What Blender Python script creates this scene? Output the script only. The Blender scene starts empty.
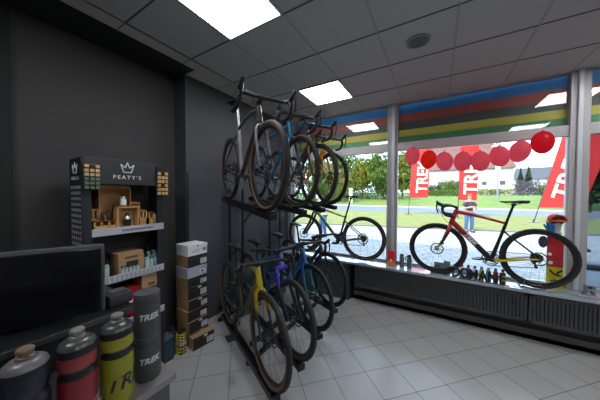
import bpy, bmesh, math, random
from mathutils import Vector, Matrix, Euler
PI = math.pi
R = math.radians
scene = bpy.context.scene
COL = scene.collection
H = 1.75                      # eye height of the camera above the floor
CEIL = H + 1.445
GLASS = 3.97                  # plane of the shop window
SILL = H - 1.097

# ------------------------------------------------------------------ materials
_mats = {}
def mat(name, col=(.5, .5, .5), rough=.5, metal=0., emit=0., spec=.5, coat=0., noise=0., nscale=20., bump=0., alpha=1., trans=0.):
    if name in _mats: return _mats[name]
    m = bpy.data.materials.new(name); m.use_nodes = True
    nt = m.node_tree; b = nt.nodes['Principled BSDF']
    b.inputs['Base Color'].default_value = (*col, 1)
    b.inputs['Roughness'].default_value = rough
    b.inputs['Metallic'].default_value = metal
    b.inputs['Specular IOR Level'].default_value = spec
    b.inputs['Coat Weight'].default_value = coat
    b.inputs['Coat Roughness'].default_value = .08
    b.inputs['Alpha'].default_value = alpha
    b.inputs['Transmission Weight'].default_value = trans
    if emit:
        b.inputs['Emission Color'].default_value = (*col, 1); b.inputs['Emission Strength'].default_value = emit
    if noise or bump:
        tc = nt.nodes.new('ShaderNodeTexCoord'); n = nt.nodes.new('ShaderNodeTexNoise')
        n.inputs['Scale'].default_value = nscale; n.inputs['Detail'].default_value = 4
        nt.links.new(tc.outputs['Object'], n.inputs['Vector'])
        if noise:
            mx = nt.nodes.new('ShaderNodeMix'); mx.data_type = 'RGBA'
            mx.inputs[6].default_value = (*[c*(1-noise) for c in col], 1)
            mx.inputs[7].default_value = (*[min(1, c*(1+noise)) for c in col], 1)
            nt.links.new(n.outputs['Fac'], mx.inputs[0]); nt.links.new(mx.outputs[2], b.inputs['Base Color'])
        if bump:
            bp = nt.nodes.new('ShaderNodeBump'); bp.inputs['Strength'].default_value = bump
            nt.links.new(n.outputs['Fac'], bp.inputs['Height']); nt.links.new(bp.outputs[0], b.inputs['Normal'])
    _mats[name] = m
    return m

def fade_mat(name, stops, rough=.3, axis='Z', lo=0, hi=1):
    """paint that really changes colour along the tube (object coordinates)"""
    if name in _mats: return _mats[name]
    m = mat(name, stops[0][1], rough, coat=.6); nt = m.node_tree; b = nt.nodes['Principled BSDF']
    tc = nt.nodes.new('ShaderNodeTexCoord'); sp = nt.nodes.new('ShaderNodeSeparateXYZ'); mr = nt.nodes.new('ShaderNodeMapRange')
    mr.inputs['From Min'].default_value = lo; mr.inputs['From Max'].default_value = hi
    cr = nt.nodes.new('ShaderNodeValToRGB')
    while len(cr.color_ramp.elements) < len(stops): cr.color_ramp.elements.new(.5)
    for e, (p, c) in zip(cr.color_ramp.elements, stops): e.position = p; e.color = (*c, 1)
    nt.links.new(tc.outputs['Object'], sp.inputs[0]); nt.links.new(sp.outputs[axis], mr.inputs['Value'])
    nt.links.new(mr.outputs[0], cr.inputs[0]); nt.links.new(cr.outputs[0], b.inputs['Base Color'])
    return m

def tile_mat(name, c1, c2, grout, loc, ang, size, mortar=.012, rough=.4, noise=0., bw=1., offset=0.):
    m = mat(name, c1, rough); nt = m.node_tree; b = nt.nodes['Principled BSDF']
    tc = nt.nodes.new('ShaderNodeTexCoord'); mp = nt.nodes.new('ShaderNodeMapping'); mp.vector_type = 'TEXTURE'
    mp.inputs['Location'].default_value = loc; mp.inputs['Rotation'].default_value = (0, 0, ang); mp.inputs['Scale'].default_value = (size, size, size)
    br = nt.nodes.new('ShaderNodeTexBrick'); br.offset = offset; br.squash = 1
    br.inputs['Color1'].default_value = (*c1, 1); br.inputs['Color2'].default_value = (*c2, 1); br.inputs['Mortar'].default_value = (*grout, 1)
    br.inputs['Scale'].default_value = 1; br.inputs['Mortar Size'].default_value = mortar; br.inputs['Mortar Smooth'].default_value = .3
    br.inputs['Brick Width'].default_value = bw; br.inputs['Row Height'].default_value = 1
    nt.links.new(tc.outputs['Object'], mp.inputs[0]); nt.links.new(mp.outputs[0], br.inputs['Vector'])
    n = nt.nodes.new('ShaderNodeTexNoise'); n.inputs['Scale'].default_value = 3; n.inputs['Detail'].default_value = 5
    nt.links.new(tc.outputs['Object'], n.inputs['Vector'])
    mx = nt.nodes.new('ShaderNodeMix'); mx.data_type = 'RGBA'; mx.blend_type = 'MULTIPLY'; mx.inputs[0].default_value = noise
    nt.links.new(br.outputs['Color'], mx.inputs[6]); nt.links.new(n.outputs['Color'], mx.inputs[7])
    nt.links.new(mx.outputs[2] if noise else br.outputs['Color'], b.inputs['Base Color'])
    bp = nt.nodes.new('ShaderNodeBump'); bp.inputs['Strength'].default_value = .25; bp.inputs['Distance'].default_value = .002; bp.invert = True
    nt.links.new(br.outputs['Fac'], bp.inputs['Height']); nt.links.new(bp.outputs[0], b.inputs['Normal'])
    return m

BLACK = mat('black_plastic', (.012, .012, .014), .35)
MATTE = mat('matte_black', (.014, .014, .016), .6)
RUBBER = mat('tyre_rubber', (.02, .02, .021), .7)
TAN = mat('tan_sidewall', (.21, .105, .06), .6)
TANLINE = mat('brown_sidewall', (.09, .05, .035), .6)
METAL = mat('brushed_metal', (.45, .45, .47), .3, 1)
DARKMETAL = mat('dark_metal', (.08, .08, .09), .35, .9)
SPOKE = mat('spoke_steel', (.16, .16, .17), .35, .8)
WHITE = mat('white_print', (.8, .8, .8), .5)
WHITECARD = mat('white_card', (.86, .85, .86), .6)
KRAFT = mat('kraft_card', (.42, .25, .12), .75, noise=.15, nscale=30)
WOOD = mat('pale_wood', (.62, .35, .14), .6, noise=.35, nscale=14)
WOODD = mat('dark_gap', (.04, .025, .015), .8)
CARDBLACK = mat('black_card_print', (.02, .021, .024), .5)

# ------------------------------------------------------------------ mesh builder
class MB:
    def __init__(s): s.v = []; s.f = []; s.m = []
    def add(s, vs, fs, mi=0):
        o = len(s.v); s.v += [tuple(v) for v in vs]; s.f += [tuple(i+o for i in f) for f in fs]; s.m += [mi]*len(fs); return s
    def box(s, lo, hi, mi=0, bev=0., M=None):
        (x0, y0, z0), (x1, y1, z1) = lo, hi
        if bev:
            bm = bmesh.new(); bmesh.ops.create_cube(bm, size=1)
            for v in bm.verts: v.co = Vector(((x0+x1)/2+v.co.x*(x1-x0), (y0+y1)/2+v.co.y*(y1-y0), (z0+z1)/2+v.co.z*(z1-z0)))
            bmesh.ops.bevel(bm, geom=bm.edges[:], offset=bev, segments=2, affect='EDGES', profile=.5)
            bm.verts.index_update(); vs = [v.co.copy() for v in bm.verts]; fs = [tuple(v.index for v in f.verts) for f in bm.faces]; bm.free()
        else:
            vs = [Vector(p) for p in ((x0,y0,z0),(x1,y0,z0),(x1,y1,z0),(x0,y1,z0),(x0,y0,z1),(x1,y0,z1),(x1,y1,z1),(x0,y1,z1))]
            fs = [(0,3,2,1),(4,5,6,7),(0,1,5,4),(1,2,6,5),(2,3,7,6),(3,0,4,7)]
        if M is not None: vs = [M @ v for v in vs]
        return s.add(vs, fs, mi)
    def tube(s, pts, rad, n=8, mi=0, side=None, sq=1., cap=True, closed=False):
        pts = [Vector(p) for p in pts]; N = len(pts)
        if not hasattr(rad, '__len__'): rad = [rad]*N
        vs = []; prev = None
        for i, p in enumerate(pts):
            if closed: t = (pts[(i+1) % N]-pts[i-1])
            else: t = pts[min(i+1, N-1)]-pts[max(i-1, 0)]
            t.normalize()
            if side is not None: a = Vector(side); a = (a-t*a.dot(t)).normalized()
            else:
                if prev is None:
                    a = t.cross(Vector((0, 0, 1)));
                    if a.length < .1: a = t.cross(Vector((0, 1, 0)))
                else: a = prev-t*prev.dot(t)
                a.normalize(); prev = a
            b = t.cross(a)
            for k in range(n):
                th = 2*PI*k/n; vs.append(p+a*(math.cos(th)*rad[i]*sq)+b*(math.sin(th)*rad[i]))
        fs = []
        for i in range(N if closed else N-1):
            j = (i+1) % N
            for k in range(n): fs.append((i*n+k, i*n+(k+1) % n, j*n+(k+1) % n, j*n+k))
        if cap and not closed: fs.append(tuple(range(n))[::-1]); fs.append(tuple((N-1)*n+k for k in range(n)))
        return s.add(vs, fs, mi)
    def lathe(s, prof, n=24, c=(0, 0, 0), axis='Z', mi=0, mis=None, cap=True):
        vs = []; c = Vector(c)
        for r, h in prof:
            for k in range(n):
                a = 2*PI*k/n; x, y = r*math.cos(a), r*math.sin(a)
                vs.append(c+Vector({'Z': (x, y, h), 'Y': (x, h, y), 'X': (h, x, y)}[axis]))
        N = len(prof)
        for i in range(N-1):
            fs = [(i*n+k, i*n+(k+1) % n, (i+1)*n+(k+1) % n, (i+1)*n+k) for k in range(n)]
            s.add([], [], 0)
            o = len(s.v)
            if i == 0: s.v += [tuple(v) for v in vs]; base = o
            s.f += [tuple(q+base for q in f) for f in fs]; s.m += [(mis[i] if mis else mi)]*len(fs)
        if cap:
            for i, r in ((0, -1), (N-1, 1)):
                if prof[i][0] > 1e-5:
                    f = tuple(base+i*n+k for k in range(n)); s.f.append(f[::r]); s.m.append(mis[min(i, N-2)] if mis else mi)
        return s
    def ball(s, c, r, n=12, m=8, mi=0, sc=(1, 1, 1)):
        prof = [(max(1e-6, math.sin(PI*i/m))*r, -math.cos(PI*i/m)*r) for i in range(m+1)]
        t = MB().lathe(prof, n, cap=False)
        return s.add([(c[0]+v[0]*sc[0], c[1]+v[1]*sc[1], c[2]+v[2]*sc[2]) for v in t.v], t.f, mi)
    def join(s, o, M=None, mi=None):
        vs = [tuple(M @ Vector(v)) for v in o.v] if M is not None else o.v
        b = len(s.v); s.v += vs; s.f += [tuple(i+b for i in f) for f in o.f]; s.m += (o.m if mi is None else [mi]*len(o.m)); return s
    def xf(s, M): s.v = [tuple(M @ Vector(v)) for v in s.v]; return s
    def data(s, name, mats, smooth=False, angle=40):
        me = bpy.data.meshes.new(name); me.from_pydata(s.v, [], s.f)
        for m_ in (mats if isinstance(mats, (list, tuple)) else [mats]): me.materials.append(m_)
        me.polygons.foreach_set('material_index', s.m)
        bm = bmesh.new(); bm.from_mesh(me); bmesh.ops.recalc_face_normals(bm, faces=bm.faces)
        if smooth:
            for f in bm.faces: f.smooth = True
            for e in bm.edges:
                if len(e.link_faces) == 2 and e.calc_face_angle(0) > R(angle): e.smooth = False
        bm.to_mesh(me); bm.free(); me.update(); return me
    def build(s, name, mats, parent=None, smooth=False, loc=None, rot=None):
        return link(name, s.data(name, mats, smooth), parent, loc, rot)

def link(name, data, parent=None, loc=None, rot=None):
    o = bpy.data.objects.new(name, data); COL.objects.link(o)
    if parent: o.parent = parent
    if loc: o.location = loc
    if rot: o.rotation_euler = rot
    return o
def tag(o, label=None, cat=None, group=None, kind=None):
    if label: o['label'] = label
    if cat: o['category'] = cat
    if group: o['group'] = group
    if kind: o['kind'] = kind
    return o
def thing(name, label, cat, loc=(0, 0, 0), rz=0, group=None):
    o = link(name, None, None, loc, (0, 0, rz)); return tag(o, label, cat, group)
def struct(name, mb, m, parent=None, smooth=False):
    o = mb.build(name, m, parent, smooth)
    if parent is None: tag(o, kind='structure')
    return o
def copy_tree(o, parent=None):
    c = o.copy(); COL.objects.link(c)
    if parent: c.parent = parent
    for ch in list(o.children): copy_tree(ch, c)
    return c
def arc(c, r, a0, a1, n, plane='xz'):
    out = []
    for i in range(n+1):
        a = a0+(a1-a0)*i/n
        out.append((c[0]+r*math.cos(a), c[1], c[2]+r*math.sin(a)) if plane == 'xz' else (c[0]+r*math.cos(a), c[1]+r*math.sin(a), c[2]))
    return out

_txt = {}
def text_mb(body, size, ext=.001, bold=0., shear=0., spacing=1.):
    key = (body, size, ext, bold, shear, spacing)
    if key not in _txt:
        cu = bpy.data.curves.new('lettering', 'FONT'); cu.body = body; cu.size = size; cu.extrude = ext; cu.offset = bold; cu.shear = shear
        cu.space_character = spacing; cu.align_x = 'CENTER'; cu.align_y = 'CENTER'; cu.resolution_u = 3
        ob = bpy.data.objects.new('lettering', cu); COL.objects.link(ob)
        bpy.context.view_layer.update()
        dg = bpy.context.evaluated_depsgraph_get(); me = bpy.data.meshes.new_from_object(ob.evaluated_get(dg))
        mb = MB(); mb.add([v.co.copy() for v in me.vertices], [tuple(p.vertices) for p in me.polygons])
        bpy.data.objects.remove(ob); bpy.data.meshes.remove(me); bpy.data.curves.remove(cu)
        _txt[key] = mb
    t = MB(); t.join(_txt[key]); return t
def basis_m(o, x, y):
    x = Vector(x).normalized(); y = Vector(y).normalized(); z = x.cross(y)
    return Matrix(((x[0], y[0], z[0], o[0]), (x[1], y[1], z[1], o[1]), (x[2], y[2], z[2], o[2]), (0, 0, 0, 1)))

# ------------------------------------------------------------------ camera
yaw, pit, rol = R(30.81), R(1.3), R(.185)
fw = Vector((-math.sin(yaw)*math.cos(pit), math.cos(yaw)*math.cos(pit), -math.sin(pit)))
rt = Vector((math.cos(yaw), math.sin(yaw), 0)); up = rt.cross(fw)
rt, up = rt*math.cos(rol)+up*math.sin(rol), up*math.cos(rol)-rt*math.sin(rol)
cd = bpy.data.cameras.new('camera'); cd.sensor_width = 36; cd.lens = 229.68*36/600; cd.clip_start = .02; cd.clip_end = 500
cam = bpy.data.objects.new('camera', cd); COL.objects.link(cam)
M = Matrix.Identity(4)
for i in range(3): M[i][0], M[i][1], M[i][2] = rt[i], up[i], -fw[i]
M[0][3], M[1][3], M[2][3] = 0, 0, H
cam.matrix_world = M
scene.camera = cam

# ------------------------------------------------------------------ room
XL, XR, YB = -2.62, 4.6, -3.2
FLOOR = tile_mat('floor_tiles', (.44, .43, .42), (.41, .40, .39), (.12, .115, .11), (-.587, 2.253, 0), .790, .3243, .009, .24)
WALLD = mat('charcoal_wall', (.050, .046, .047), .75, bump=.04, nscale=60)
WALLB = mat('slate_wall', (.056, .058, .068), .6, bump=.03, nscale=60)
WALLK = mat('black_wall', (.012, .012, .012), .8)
CTILE = mat('ceiling_tile', (.52, .51, .51), .9, noise=.05, nscale=120)
CSTRIP = mat('ceiling_edge_board', (.56, .53, .45), .8, noise=.06, nscale=20)
TBAR = mat('ceiling_bar', (.26, .25, .25), .6)
ALU = mat('window_frame_aluminium', (.42, .395, .40), .45)
ALUL = mat('window_frame_light', (.55, .57, .60), .35)

struct('floor', MB().box((-3.4, YB, -.1), (XR, 3.94, 0)), FLOOR)
# ceiling boards: tiles with openings for four light panels are single boards between bars
struct('ceiling', MB().box((-2.276, YB, CEIL), (XR, 4.02, CEIL+.03)).box((-3.4, YB, CEIL+.03), (XR, 4.02, CEIL+.12)), CTILE)
struct('trim_1', MB().box((XL, 1.69, CEIL), (-2.276, 3.99, CEIL+.03)).box((-2.44, YB, CEIL), (-2.276, 1.69, CEIL+.03)), CSTRIP)
struct('trim_2', MB().box((-3.4, YB, CEIL-.004), (-2.44, 1.69, CEIL+.03)), WALLK)
bars = MB()
X0, Y0 = -2.276, 2.135
i = 0
while X0+.6*i < XR:
    x = X0+.6*i; bars.box((x-.010, YB, CEIL-.004), (x+.010, 3.985, CEIL+.001)); i += 1
for j in range(-9, 4):
    y = Y0+.6*j
    if y > YB and y < 3.9: bars.box((-2.276, y-.006, CEIL-.005), (XR, y+.006, CEIL+.001), 1)
bars.box((-2.288, YB, CEIL-.004), (-2.268, 3.985, CEIL+.001))
for y in (.335, .935, 1.535, 2.135, 2.735, 3.335): bars.box((-2.6 if y > 1.7 else -2.43, y-.004, CEIL-.003), (-2.276, y+.004, CEIL+.001), 1)
struct('trim_3', bars, [mat('ceiling_bar_light', (.40, .39, .39), .6), mat('ceiling_bar_shadow_gap', (.12, .115, .115), .7)])
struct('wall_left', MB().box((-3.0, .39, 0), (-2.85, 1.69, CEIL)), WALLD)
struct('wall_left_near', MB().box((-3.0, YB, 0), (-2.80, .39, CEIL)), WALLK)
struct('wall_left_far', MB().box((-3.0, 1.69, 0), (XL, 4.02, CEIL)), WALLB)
struct('wall_back', MB().box((-3.0, YB-.15, 0), (XR, YB, CEIL)), mat('back_wall_paint', (.25, .24, .23), .8))
struct('wall_right', MB().box((XR, YB, 0), (XR+.15, 4.02, CEIL)), mat('right_wall_paint', (.2, .2, .2), .8))
struct('baseboard_left', MB().box((XL, 1.80, 0), (XL+.012, 3.65, .075)), mat('baseboard_tile', (.55, .53, .50), .5))
struct('door_1', MB().box((XL, 1.72, 0.0), (XL+.006, 2.62, 2.02)), mat('grey_door', (.062, .066, .078), .5))
struct('trim_4', MB().box((XL, 1.70, 0), (XL+.009, 1.72, 2.02), bev=.001), BLACK)
# wall below the window, sill, radiator covers
LOWW = mat('lower_wall', (.085, .075, .07), .7)
struct('wall_window', MB().box((XL, 3.94, 0), (XR, 4.12, SILL-.03)), LOWW)
struct('trim_5', MB().box((XL, 3.925, 0), (XR, 3.94, .08)), mat('skirting_tile', (.30, .25, .21), .5))
SILLM = mat('sill_laminate', (.38, .44, .50), .18, coat=.8)
struct('trim_6', MB().box((XL, 3.625, SILL-.035), (XR, 4.02, SILL), bev=.003), [SILLM])
struct('wall_window_end', MB().box((XL, 3.66, .0), (-1.24, 3.94, SILL-.035)), mat('end_panel', (.055, .055, .06), .6))
RAD = mat('radiator_cover', (.055, .055, .058), .5)
def radiator(x0, x1, label):
    t = thing('radiator_cover', label, 'radiator', ((x0+x1)/2, 3.8, .25), 0)
    w = (x1-x0)/2
    mb = MB().box((-w, -.135, 0), (w, .135, .045), bev=.004).box((-w, -.135, .31), (w, .135, .355), bev=.004)
    mb.box((-w, -.135, 0), (-w+.03, .135, .355)).box((w-.03, -.135, 0), (w, .135, .355)).box((-w, .1, 0), (w, .135, .35))
    mb.build('casing', RAD, t)
    g = MB(); n = int((x1-x0)/.035)
    for k in range(n):
        xx = -w+.03+(2*w-.06)*(k+.5)/n; g.box((xx-.012, -.133, .04), (xx+.012, -.118, .315), bev=.003)
    g.box((-w+.02, -.118, .04), (w-.02, -.112, .315)); g.build('grille', RAD, t)
    MB().lathe([(.014, -.15), (.016, -.14), (.016, -.13)], 12, (w-.12, 0, .22), 'Y').build('vent_knob', BLACK, t, True)
    return t
radiator(-1.13, .93, 'long ribbed charcoal radiator cover under the sill, below the black DOMANE letters')
radiator(.945, 2.1, 'ribbed charcoal radiator cover under the sill at the right edge')
radiator(2.115, 3.9, 'ribbed radiator cover further along the window wall')

# ------------------------------------------------------------------ window
def glass_mat(name='window_glass', tint=(.93, .96, .95, 1)):
    m = bpy.data.materials.new(name); m.use_nodes = True; nt = m.node_tree; nt.nodes.clear()
    o = nt.nodes.new('ShaderNodeOutputMaterial'); mx = nt.nodes.new('ShaderNodeMixShader'); tr = nt.nodes.new('ShaderNodeBsdfTransparent')
    gl = nt.nodes.new('ShaderNodeBsdfGlossy'); fr = nt.nodes.new('ShaderNodeFresnel'); fr.inputs[0].default_value = 1.5
    tr.inputs[0].default_value = tint; gl.inputs['Roughness'].default_value = .0
    nt.links.new(fr.outputs[0], mx.inputs[0]); nt.links.new(tr.outputs[0], mx.inputs[1]); nt.links.new(gl.outputs[0], mx.inputs[2]); nt.links.new(mx.outputs[0], o.inputs[0])
    return m
GL = glass_mat(); GLT = glass_mat('tinted_glass', (.50, .56, .60, 1))
TZ0, TZ1 = H+.70, H+.83
def window(n, x0, x1):
    w = MB(); f = .045
    fr = MB()
    fr.box((x0, 3.95, SILL), (x1, 4.01, SILL+.035), bev=.004)
    fr.box((x0, 3.94, TZ0), (x1, 4.02, TZ1), bev=.006)
    fr.box((x0, 3.955, CEIL-.02), (x1, 4.01, CEIL))
    o = struct('window_%d' % n, fr, ALU)
    MB().box((x0, 3.974, SILL+.03), (x1, 3.978, TZ0+.01)).build('pane', GLT if n == 3 else GL, o)
    MB().box((x0, 3.974, TZ1-.01), (x1, 3.978, CEIL-.01)).build('upper_pane', GL, o)
    return o
window(1, -2.50, -.69); window(2, -.55, 1.33); window(3, 1.48, 4.6)
def mullion(name, x0, x1, light_at):
    mb = MB().box((x0, 3.93, SILL), (x1, 4.03, CEIL), bev=.006)
    xc = x0+(x1-x0)*light_at
    mb.box((xc-.022, 3.895, SILL), (xc+.022, 3.935, CEIL), 1, bev=.008)
    mb.box((x0, 3.915, SILL), (x0+.02, 3.935, CEIL), 0)
    return struct(name, mb, [ALU, ALUL])
mullion('trim_7', -.70, -.545, .62); mullion('trim_8', 1.32, 1.485, .45); mullion('trim_9', XL, -2.49, .6)

# striped board behind the upper panes
zs = [1.445, 1.299, 1.170, 1.046, .941, .80]
sc_ = [(.10, .36, .60), (.62, .20, .17), (.22, .21, .22), (.80, .66, .18), (.22, .44, .26)]
sb = MB()
for k in range(5): sb.box((-2.62, 4.045, H+zs[k+1]), (4.6, 4.06, H+zs[k]), k)
def translucent(m_, f):
    nt = m_.node_tree; b = nt.nodes['Principled BSDF']; tl = nt.nodes.new('ShaderNodeBsdfTranslucent'); tl.inputs[0].default_value = b.inputs['Base Color'].default_value
    mx = nt.nodes.new('ShaderNodeMixShader'); mx.inputs[0].default_value = f
    nt.links.new(b.outputs[0], mx.inputs[1]); nt.links.new(tl.outputs[0], mx.inputs[2]); nt.links.new(mx.outputs[0], nt.nodes['Material Output'].inputs[0]); return m_
tag(sb.build('striped_banner', [translucent(mat('stripe_%s' % n, c, .7), .22) for n, c in zip(('blue', 'red', 'grey', 'yellow', 'green'), sc_)]),
    'long banner with blue, red, grey, yellow and green stripes behind the upper window panes', 'banner')

# building mass above (casts the shade on the pavement outside)
struct('roof', MB().box((-12, YB-4, CEIL+.13), (12, 4.15, CEIL+1.9)), mat('facade_render', (.5, .48, .45), .8))
struct('wall_outside_left', MB().box((-12, 3.9, -.1), (-3.0, 4.12, CEIL+.2)), mat('facade_render2', (.5, .48, .45), .8))
struct('wall_outside_right', MB().box((XR+.1, 3.9, -.1), (12, 4.12, CEIL+.2)), mat('facade_render2', (.5, .48, .45), .8))

# ------------------------------------------------------------------ ceiling lights
PANEL = mat('light_diffuser', (.93, .97, 1), .5, emit=18.)
def light(x, y, label):
    t = thing('ceiling_light', label, 'ceiling light', (x+.3, y+.3, CEIL-.012), 0, None)
    f = MB().box((-.295, -.295, 0), (.295, -.28, .011)).box((-.295, .28, 0), (.295, .295, .011)).box((-.295, -.28, 0), (-.28, .28, .011)).box((.28, -.28, 0), (.295, .28, .011))
    f.build('frame', mat('white_frame', (.7, .7, .7), .5), t)
    MB().box((-.28, -.28, .003), (.28, .28, .010)).build('diffuser', PANEL, t)
light(-1.676, .935, 'square lit ceiling panel cut by the top edge of the view')
light(-1.676, 2.735, 'square lit ceiling panel above the upper row of bicycles')
light(1.324, 2.735, 'square lit ceiling panel to the right near the window')
light(1.324, .935, 'square lit ceiling panel to the right further from the window')
light(-1.676, -.865, 'added square fill light panel, unseen behind the camera on the left')  # panels from here on are added out of view to brighten the interior
light(1.324, -.865, 'added square fill light panel, unseen behind the camera on the right')
light(3.124, .935, 'added square fill light panel, unseen at the far right side of the shop')  # unseen as well, added for interior fill from the right
t = thing('ceiling_speaker', 'round grey flush speaker in the ceiling tiles', 'speaker', (-.174, 2.442, CEIL-.014))
MB().lathe([(.105, .0135), (.105, .004), (.095, 0), (.085, .002)], 32, cap=False).build('rim', mat('speaker_rim', (.30, .30, .29), .6), t, True)
g = MB().lathe([(.085, .002), (.001, .0)], 32, cap=False)
for r_ in (.02, .04, .06, .075): g.tube(arc((0, 0, -.001), r_, 0, 2*PI*23/24, 23, 'xy'), .0025, 4, closed=True)
g.build('grille', mat('speaker_grille', (.17, .17, .165), .6), t)

# ------------------------------------------------------------------ bicycles
_md = {}
def cached(key, fn):
    if key not in _md: _md[key] = fn()
    return _md[key]
def circle(r, n, y=0, cx=0, cz=0): return [(cx+r*math.cos(2*PI*k/n), y, cz+r*math.sin(2*PI*k/n)) for k in range(n)]
def tyre_data(r, w, side):
    def f():
        n = 64; prof = []
        m_ = 12; mb = MB()
        cr = r-w
        vs = []
        for k in range(n):
            a = 2*PI*k/n
            for q in range(m_):
                b = 2*PI*q/m_; rr = cr+w*math.cos(b)*1.0; yy = w*.95*math.sin(b)
                if abs(b) < .6 or b > 2*PI-.6: rr += .0015*(1 if k % 2 else -1)
                vs.append((rr*math.cos(a), yy, rr*math.sin(a)))
        for q in range(m_):
            bmid = 2*PI*(q+.5)/m_; c = math.cos(bmid)
            mi = 1 if (-.75 < c < 0) else 0
            mb.add([], [])
            mb.f += [(k*m_+q, k*m_+(q+1) % m_, ((k+1) % n)*m_+(q+1) % m_, ((k+1) % n)*m_+q) for k in range(n)]; mb.m += [mi]*n
        mb.v = [tuple(v) for v in vs]
        return mb.data('tyre', [RUBBER, side], True)
    return cached(('tyre', r, w, side.name), f)
def rim_data(r, w, deep, m_):
    def f():
        ro = r-2*w+.004; ri = ro-deep
        prof = [(ro, -.013), (ro, .013), (ro-.006, .014), (ri, .006), (ri, -.006), (ro-.006, -.014), (ro, -.013)]
        return MB().lathe(prof, 56, axis='Y', cap=False).data('rim', m_, True, 60)
    return cached(('rim', r, w, deep, m_.name), f)
def spokes_data(r, w, deep):
    def f():
        mb = MB(); ro = r-2*w-deep+.01; n = 24
        for k in range(n):
            s_ = 1 if k % 2 else -1; a = 2*PI*k/n; b = a+(1.2 if (k//2) % 2 else -1.2)
            mb.tube([(ro*math.cos(a), 0, ro*math.sin(a)), (.024*math.cos(b), .03*s_, .024*math.sin(b))], .0011, 4, cap=False)
        return mb.data('spokes', SPOKE)
    return cached(('spokes', r, w, deep), f)
def hub_data(wd):
    return cached(('hub', wd), lambda: MB().lathe([(.008, -wd), (.012, -wd+.01), (.026, -.034), (.026, -.029), (.014, -.024), (.014, .024), (.026, .029), (.026, .034), (.012, wd-.01), (.008, wd)], 16, axis='Y').data('hub', DARKMETAL, True))
def rotor_data(rr):
    def f():
        mb = MB().lathe([(rr, -.001), (rr, .001), (rr-.014, .001), (rr-.014, -.001), (rr, -.001)], 40, axis='Y', cap=False)
        for k in range(5):
            a = 2*PI*k/5; mb.tube([(.02*math.cos(a), 0, .02*math.sin(a)), ((rr-.01)*math.cos(a+.5), 0, (rr-.01)*math.sin(a+.5))], .003, 4, sq=.4)
        return mb.data('brake_rotor', mat('rotor_steel', (.14, .14, .15), .35, .9))
    return cached(('rotor', rr), f)
def cassette_data():
    def f():
        mb = MB()
        for k in range(8):
            rr = .024+.0042*k; y = -.038+.0045*(7-k)*-1+.03*0
            y = -.040-.0*k+.0042*(k)-.0
            mb.lathe([(.018, y-.001), (rr, y-.001), (rr, y+.001), (.018, y+.001)], 24, axis='Y', cap=False)
        return mb.data('cassette', DARKMETAL)
    return cached(('cass',), f)

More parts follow.
